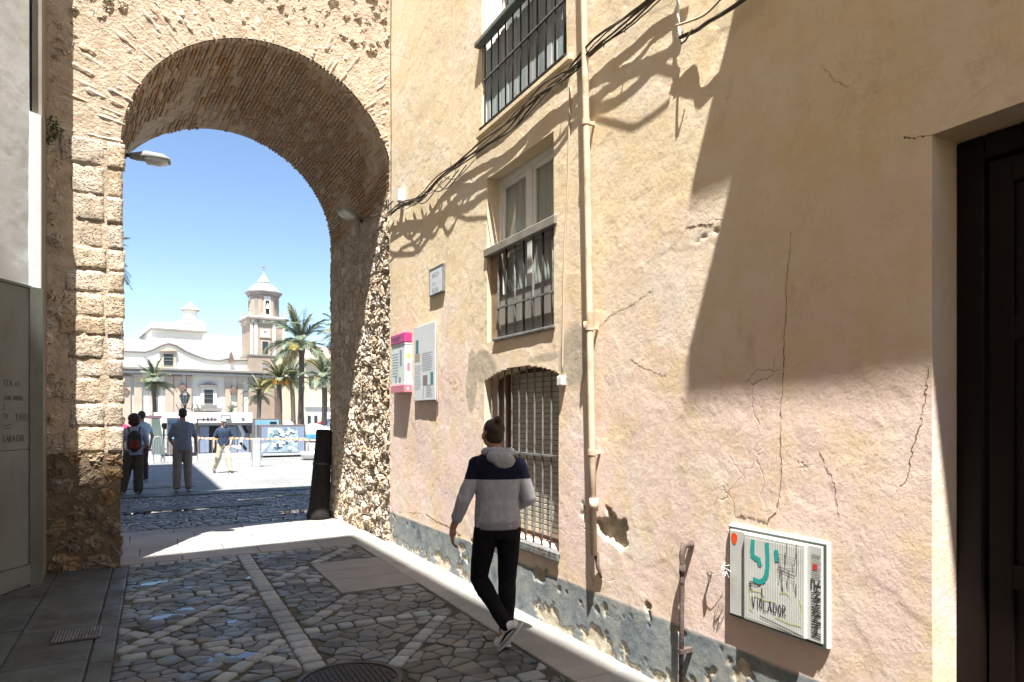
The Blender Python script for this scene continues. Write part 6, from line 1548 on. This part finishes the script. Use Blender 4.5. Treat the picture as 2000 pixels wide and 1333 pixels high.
def head(c, yaw=0, tilt=0, sc=1.0):
    """skull, jaw, nose, lips, brow and ears round c, looking along +y"""
    Rm = Matrix.Rotation(yaw, 3, 'Z') @ Matrix.Rotation(-tilt, 3, 'X'); c = Vector(c); G = []
    def e(o, r, m=None): V, F = ellipsoid((0, 0, 0), r, 14, 10, None); V = [tuple(c + Rm @ (Vector(v) * sc + Vector(o) * sc)) for v in V]; G.append((V, F))
    e((0, -.012, .03), (.077, .096, .088)); e((0, .012, -.02), (.067, .078, .085)); e((0, .030, -.068), (.046, .052, .042)); e((0, .055, -.088), (.022, .022, .018))
    e((0, .085, -.012), (.011, .012, .030)); e((0, .096, -.030), (.016, .013, .011)); e((0, .078, -.058), (.024, .012, .006)); e((0, .077, -.068), (.020, .012, .007)); e((-.032, .068, .020), (.024, .014, .007)); e((.032, .068, .020), (.024, .014, .007)); e((.042, .05, -.03), (.02, .02, .018)); e((-.042, .05, -.03), (.02, .02, .018))
    for s in (-1, 1): e((s * .079, -.005, -.012), (.010, .019, .031))
    return G, (lambda o: tuple(c + Rm @ (Vector(o) * sc)))
def person(label, loc, yaw, J, skin, voxs, top, bottom, shoe, group=None, hair=None, headyaw=0, tilt=0, sex='m', scale=1.0, topname='shirt', sleeve=.45, hem=.92, long_top=False, curl=.5, bun=False, coll=None):
    root = thing('person', label, 'person', loc, group, yaw); root.scale = (scale,) * 3
    D = dict(hl=(-.09, 0, .93), hr=(.09, 0, .93), kl=(-.10, .02, .50), kr=(.10, .02, .50), al=(-.10, -.02, .085), ar=(.10, -.02, .085), tl=(-.12, .15, .03), tr=(.12, .15, .03),
             sl=(-.165, 0, 1.385), sr=(.165, 0, 1.385), el=(-.26, -.03, 1.13), er=(.26, -.03, 1.13), wl=(-.27, .06, .88), wr=(.27, .06, .88), lean=0.0, head=(0, .02, 1.63))
    D.update(J); Vv = {k: Vector(v) for k, v in D.items() if hasattr(v, '__len__')}; ln = D['lean']
    wst = .92 if sex == 'f' else 1.0; hp = 1.08 if sex == 'f' else 1.0; shw = .90 if sex == 'f' else 1.0
    def torso(g, z0=.84, z1=1.50):
        rr = [(.84, .150 * hp, .105), (.92, .158 * hp, .112), (1.02, .142 * wst, .102), (1.12, .136 * wst, .10), (1.25, .155 * shw, .114), (1.34, .168 * shw, .115), (1.40, .150 * shw, .095), (1.445, .110 * shw, .075), (1.480, .065, .058)]
        return loft([(z, 0, ln * (z - .9), rx + g, ry + g) for z, rx, ry in rr if z0 <= z <= z1])
    G = [torso(-.006)]
    hc = Vv['head']; G.append(cap((0, ln * .55 + .0, 1.44), hc + Vector((0, -.02, -.06)), .060, .052)); HG, hp_ = head(hc, headyaw, tilt); G += HG
    w1, w2, w3 = D.get('tw', (.088, .062, .048))
    for s in 'lr':
        G += [cap(Vv['s' + s], Vv['e' + s], .046, .038), cap(Vv['e' + s], Vv['w' + s], .039, .026)]
        d = (Vv['w' + s] - Vv['e' + s]).normalized(); sx = -1 if s == 'l' else 1; G += hand(Vv['w' + s], D.get('d' + s, d), D.get('p' + s, (-sx, .1, 0)), (0, 1, .1), curl, 1.0)
        G += [cap(Vv['h' + s], Vv['k' + s], w1 - .014, w2 - .012), cap(Vv['k' + s], Vv['a' + s], w2 - .013, .034), cap(Vv['a' + s], Vv['a' + s] + (Vv['t' + s] - Vv['a' + s]).normalized() * .13 + Vector(D.get('sole' + s, (0, 0, -1))).normalized() * .022, .034, .024)]
    vox('body', G, voxs, skin, root, 3)
    b = MB()
    for s in (-1, 1): b.add(*ellipsoid(hp_((s * .031, .076, .004)), (.010, .008, .007), 8, 6))
    b.obj('eyes', MT['eye'], root, True, local=True)
    # top garment
    G = [torso(.016, hem - .09 if not long_top else .8)]
    G[0] = loft([(hem, 0, ln * (hem - .9), (.158 * hp if hem > .85 else .17 * hp) + .016, .112 + .022)] + [(z, 0, ln * (z - .9), rx + .018, ry + .02) for z, rx, ry in ((1.02, .146 * (wst + .03), .104), (1.12, .143 * wst, .104), (1.25, .158 * shw, .114), (1.34, .168 * shw, .115), (1.40, .155 * shw, .10), (1.445, .120 * shw, .080), (1.475, .075, .062)) if z > hem + .02])
    for s in 'lr':
        S_, E_, W_ = Vv['s' + s], Vv['e' + s], Vv['w' + s]
        if sleeve <= 1: G.append(cap(S_, S_.lerp(E_, sleeve * 1.0), .060, .054))
        else: G += [cap(S_, E_, .060, .054), cap(E_, E_.lerp(W_, sleeve - 1), .054, .043)]
    tm = vox(topname, G, voxs * 1.15, top if not isinstance(top, list) else top[0], root, 3, mats=top if isinstance(top, list) else None, fold=.013 if voxs < .01 else .014, fsc=8, seed=int(abs(loc[0]) * 10))
    G = [loft([(.83, 0, 0, .145 * hp, .11), (.92, 0, ln * .02, .160 * hp + .012, .122), (1.0, 0, ln * .1, .148 * wst + .008, .110)])]
    for s in 'lr':
        w1, w2, w3 = D.get('tw', (.088, .062, .048)); mid = Vv['k' + s].lerp(Vv['a' + s], .28) + Vector((0, -.014, 0)); G += [cap(Vv['h' + s] + Vector((0, 0, -.02)), Vv['k' + s], w1, w2), cap(Vv['k' + s], mid, w2, w2 * 1.02), cap(mid, Vv['a' + s].lerp(Vv['k' + s], .02), w2 * 1.0, w3)]
    vox('trousers', G, voxs * 1.1, bottom, root, 3, fold=.007, fsc=11, seed=3)
    for s in 'lr':
        A, T = Vv['a' + s], Vv['t' + s]; d = (T - A).normalized(); dn = Vector(D.get('sole' + s, (0, 0, -1))).normalized(); h = A + dn * .03 - d * .045
        G = [cap(h, h + d * .10, .034, .040), cap(h + d * .10, h + d * .20, .040, .034), cap(A - d * .01, A + d * .03 + dn * .01, .044, .040)]
        so_ = vox('shoe', G, .009, shoe, root, 4, fold=0)
        # sole: a slab under the shoe
        sd = d.cross(dn).normalized(); P = []
        for i in range(18): t = 6.283 * i / 18; P.append(h + d * (.10 + .152 * math.cos(t)) + sd * (.043 * math.sin(t) * (1 + .1 * math.cos(t))) + dn * .028)
        V = [tuple(p) for p in P] + [tuple(p + dn * .018) for p in P]; mk('sole', V, [tuple(range(18)), tuple(range(35, 17, -1))] + [(i, (i + 1) % 18, (i + 1) % 18 + 18, i + 18) for i in range(18)], D.get('solem', MT['white_paint']), root, True, local=True)
    if hair: vox('hair', hair(hp_), min(.008, voxs), D.get('hairm', MT['hair_dark']), root, 3, fold=.003, fsc=40)
    return root, tm, hp_
def E(hp_, o, r):
    V, F = ellipsoid((0, 0, 0), r, 14, 10); c = Vector(hp_((0, 0, 0))); ax = [Vector(hp_(tuple(1 if i == j else 0 for i in range(3)))) - c for j in range(3)]
    o = Vector(o); return [tuple(c + ax[0] * (v[0] + o.x) + ax[1] * (v[1] + o.y) + ax[2] * (v[2] + o.z)) for v in V], F
short_hair = lambda h: [E(h, (0, -.018, .045), (.083, .100, .082)), E(h, (0, -.045, .0), (.078, .073, .075)), E(h, (0, -.06, -.03), (.058, .045, .05))]

# --- the walker in the foreground, seen from behind
MT['hoodie'] = mat('grey_marl_cotton', (0.38, 0.39, 0.43), (0.32, 0.33, 0.365), sc=30, rough=.95, bump=.3, bsc=220, bdist=.001, spec=.1)
MT['navy'] = mat('navy_cotton', (0.011, 0.012, 0.028), (0.014, 0.015, 0.034), sc=30, rough=.95, bump=.3, bsc=220, bdist=.001, spec=.1)
MT['jeans'] = mat('black_denim', (0.006, 0.006, 0.008), (0.010, 0.010, 0.012), sc=30, rough=.85, bump=.2, bsc=200, bdist=.001, spec=.15)
MT['shoe_w'] = mat('white_leather', (0.70, 0.70, 0.72), (0.62, 0.62, 0.64), sc=8, rough=.5, spec=.4)
MT['shoe_d'] = mat('dark_shoe', (0.03, 0.028, 0.03), rough=.6)
g = on_g(972, 1264)
pyaw = -math.atan2(g.x, g.y) * .75
J = dict(sl=(-.155, .01, 1.385), sr=(.165, .0, 1.375), el=(-.255, -.045, 1.12), wl=(-.335, .03, .90), er=(.232, -.02, 1.12), wr=(.17, .20, 1.02), head=(-.035, .045, 1.605), lean=.05,
         hl=(-.085, 0, .91), hr=(.085, 0, .91), kl=(-.135, .10, .50), al=(.045, -.20, .215), tl=(-.07, -.13, .06), solel=(.81, 0, -.58), kr=(.075, .03, .49), ar=(.06, -.02, .085), tr=(.05, .14, .04), tw=(.098, .067, .048),
         dl=(-.05, .12, -1), pl=(.8, .1, 0))
mn, tm, hpm = person('young man walking away in a grey and navy hoodie, black jeans and white trainers', (g.x, g.y, .0), pyaw, J, MT['skin'], .0062, [MT['hoodie'], MT['navy']], MT['jeans'], MT['shoe_w'],
    hair=lambda h: [E(h, (0, -.018, .050), (.078, .096, .075)), E(h, (0, -.04, .005), (.074, .068, .070)), E(h, (0, -.055, -.025), (.055, .040, .045)), E(h, (0, -.06, .135), (.030, .032, .028)), E(h, (0, -.05, .110), (.018, .018, .02))], headyaw=.35, tilt=-.30, topname='hoodie', sleeve=1.62, hem=.915, curl=.55, scale=.985)
me = tm.data; n = len(me.polygons); cen = np.empty(n * 3); me.polygons.foreach_get('center', cen); cen = cen.reshape(-1, 3)
me.polygons.foreach_set('material_index', (cen[:, 2] > 1.275).astype(np.int32)); me.update()
HB = [loft([(.90, 0, 0, .158, .128), (.905, 0, 0, .166, .134), (.955, 0, 0, .170, .137), (.965, 0, 0, .164, .132)])]; vox('waist_band', HB, .007, mat('rib_knit', (.27, .275, .30), (.22, .225, .25), sc=20, rough=.95, stretch=(14, 14, 1), bump=.5, bsc=60, bdist=.002), mn, 2)
HG = [cap((-.095, -.02, 1.475), (-.03, -.085, 1.475), .034, .040), cap((-.03, -.085, 1.475), (.06, -.075, 1.465), .042, .044), cap((.06, -.07, 1.465), (.105, .02, 1.47), .042, .032), cap((-.095, -.02, 1.48), (-.06, .06, 1.46), .03, .025), cap((.105, .02, 1.475), (.06, .07, 1.45), .03, .025), ell((.035, -.105, 1.415), (.085, .042, .065), rx=.3), ell((-.02, -.10, 1.44), (.075, .04, .05), rx=.3)]
vox('hood', HG, .0062, MT['hoodie'], mn, 3, fold=.006, fsc=18, seed=5)
# dark curved stripe on the trainer
A, T = Vector(J['al']), Vector(J['tl']); d = (T - A).normalized(); dn = Vector(J['solel']).normalized(); sd = d.cross(dn).normalized(); sd = sd if sd.x < 0 else -sd
for (base, dd, nn, ss) in ((A, d, dn, 1), (A, d, dn, -1)):
    b = MB(); pts = [(-.05, -.02, .010), (-.02, .008, .016), (.03, .020, .018), (.08, .006, .013), (.13, -.008, .004)]
    V = []
    for (x, y_, w_) in pts:
        for s in (-1, 1): V.append(tuple(base + dd * (x - .0) + nn * (.03 - y_ * .6 + s * w_ * .5) + sd * ss * .0445))
    b.add(V, [(2 * i, 2 * i + 1, 2 * i + 3, 2 * i + 2) for i in range(4)]); b.obj('shoe_stripe', MT['navy'], mn, local=True)

# --- the people beyond the arch
MT['grey_shirt'] = mat('blue_grey_shirt', (0.21, 0.25, 0.31), (0.17, 0.205, 0.26), sc=10, rough=.9)
MT['beige'] = mat('beige_trousers', (0.27, 0.235, 0.215), (0.22, 0.19, 0.175), sc=6, rough=.9)
MT['khaki_dark'] = mat('dark_khaki_trousers', (0.085, 0.07, 0.05), (0.065, 0.055, 0.042), sc=6, rough=.9)
MT['lilac'] = mat('lilac_blouse', (0.34, 0.36, 0.46), (0.28, 0.30, 0.40), sc=8, rough=.9)
g = on_g(357, 960)
person('man standing with his back to us in a blue grey shirt and beige trousers', (g.x, g.y, 0), .1, dict(el=(-.25, .02, 1.14), er=(.25, .03, 1.14), wl=(-.17, .16, 1.0), wr=(.27, .03, .89), kl=(-.11, .0, .5), kr=(.10, .03, .5), al=(-.12, -.02, .085), ar=(.11, -.03, .085), tw=(.105, .085, .072)), MT['skin'], .012, MT['grey_shirt'], MT['beige'], MT['shoe_d'], 'people beyond the arch' if False else None, short_hair, topname='shirt', sleeve=.85, hem=.88, scale=1.075)
g = on_g(262, 965)
wm, _, hw_ = person('woman from behind in a lilac blouse with a small red and black backpack', (g.x, g.y, 0), .05, dict(kl=(-.15, .02, .5), al=(-.24, -.02, .085), tl=(-.28, .14, .03), hl=(-.10, 0, .92), kr=(.08, .0, .5), ar=(.08, -.02, .085), el=(-.25, .0, 1.14), wl=(-.2, .15, 1.0), er=(.24, .03, 1.14), wr=(.22, .2, 1.05), tw=(.11, .10, .095)), MT['skin'], .012, MT['lilac'], MT['khaki_dark'], MT['shoe_d'], None,
    lambda h: [E(h, (0, -.025, .03), (.125, .125, .115)), E(h, (0, -.06, -.06), (.12, .08, .085)), E(h, (0.0, -.02, .06), (.10, .11, .09))], sex='f', topname='blouse', sleeve=1.3, hem=.86, scale=1.0)
for ob in wm.children:
    if ob.name.startswith('hair'): ob.data.materials.clear(); ob.data.materials.append(MT['hair_red'])
bp = bpy.data.objects.new('backpack', None); bpy.data.objects.remove(bp)
vox('backpack', [cap((-.06, -.20, 1.05), (-.06, -.20, 1.27), .085, .08), cap((.06, -.20, 1.05), (.06, -.20, 1.27), .085, .08), cap((0, -.20, 1.02), (0, -.20, 1.32), .10, .085)], .012, MT['shoe_d'], wm, 3)
vox('backpack_pocket', [cap((-.045, -.275, 1.03), (-.045, -.275, 1.15), .05, .045), cap((.045, -.275, 1.03), (.045, -.275, 1.15), .05, .045)], .01, mat('dark_red_nylon', (.17, .02, .015), rough=.7), wm, 3)
for s in (-1, 1): mk('strap', *tube([(s * .08, -.15, 1.33), (s * .11, -.10, 1.44), (s * .12, .0, 1.475), (s * .13, .10, 1.42)], .014, 6), MT['shoe_d'], wm, True, local=True)
g = at_t(277, 935, 1.72 * 1300 / 128)
person('person in a pale blue shirt mostly hidden behind the backpack woman', (g.x, g.y, 0), .6, dict(), MT['skin'], .013, mat('pale_blue_shirt', (.30, .42, .50), (.25, .36, .44), sc=8, rough=.9), mat('maroon_trousers', (.06, .03, .04), rough=.9), MT['shoe_d'], None, short_hair, sleeve=.6, hem=.9, scale=1.05)
g = on_g(436, 923)
pm, _, hq = person('man in a white cap, sunglasses, navy polo and cream trousers striding towards us', (g.x, g.y, 0), math.pi + .15, dict(hl=(-.09, 0, .9), kl=(-.12, .16, .50), al=(-.16, .22, .09), tl=(-.18, .38, .05), hr=(.09, 0, .9), kr=(.13, -.05, .49), ar=(.22, -.26, .12), tr=(.24, -.12, .03), el=(-.28, -.04, 1.15), wl=(-.20, .10, .93), er=(.27, -.03, 1.13), wr=(.30, .04, .88), tw=(.10, .085, .07)), MT['skin_pale'], .012,
    mat('navy_polo', (.035, .055, .10), (.028, .045, .085), sc=6, rough=.9), mat('cream_trousers', (.55, .50, .38), (.48, .44, .34), sc=6, rough=.9), MT['shoe_d'], None, short_hair, topname='polo_shirt', sleeve=.75, hem=.88, scale=.93)
vox('cap', [E(hq, (0, -.01, .06), (.090, .105, .068)), E(hq, (0, .11, .040), (.065, .06, .010))], .008, MT['shoe_w'], pm, 2)
b = MB()
for s in (-1, 1): b.add(*E(hq, (s * .033, .083, .005), (.026, .010, .019)))
b.add(*E(hq, (0, .085, .010), (.02, .006, .004))); b.obj('sunglasses', MT['eye'], pm, True, local=True)
g = at_t(240, 900, 24)
person('person in a bright pink shirt half hidden by the stone pier', (g.x, g.y, 0), 2.9, dict(), MT['skin'], .014, mat('hot_pink_shirt', (.60, .05, .13), (.5, .04, .11), sc=5, rough=.9), MT['khaki_dark'], MT['shoe_d'], None, short_hair, sleeve=.6, hem=.9, scale=.95)
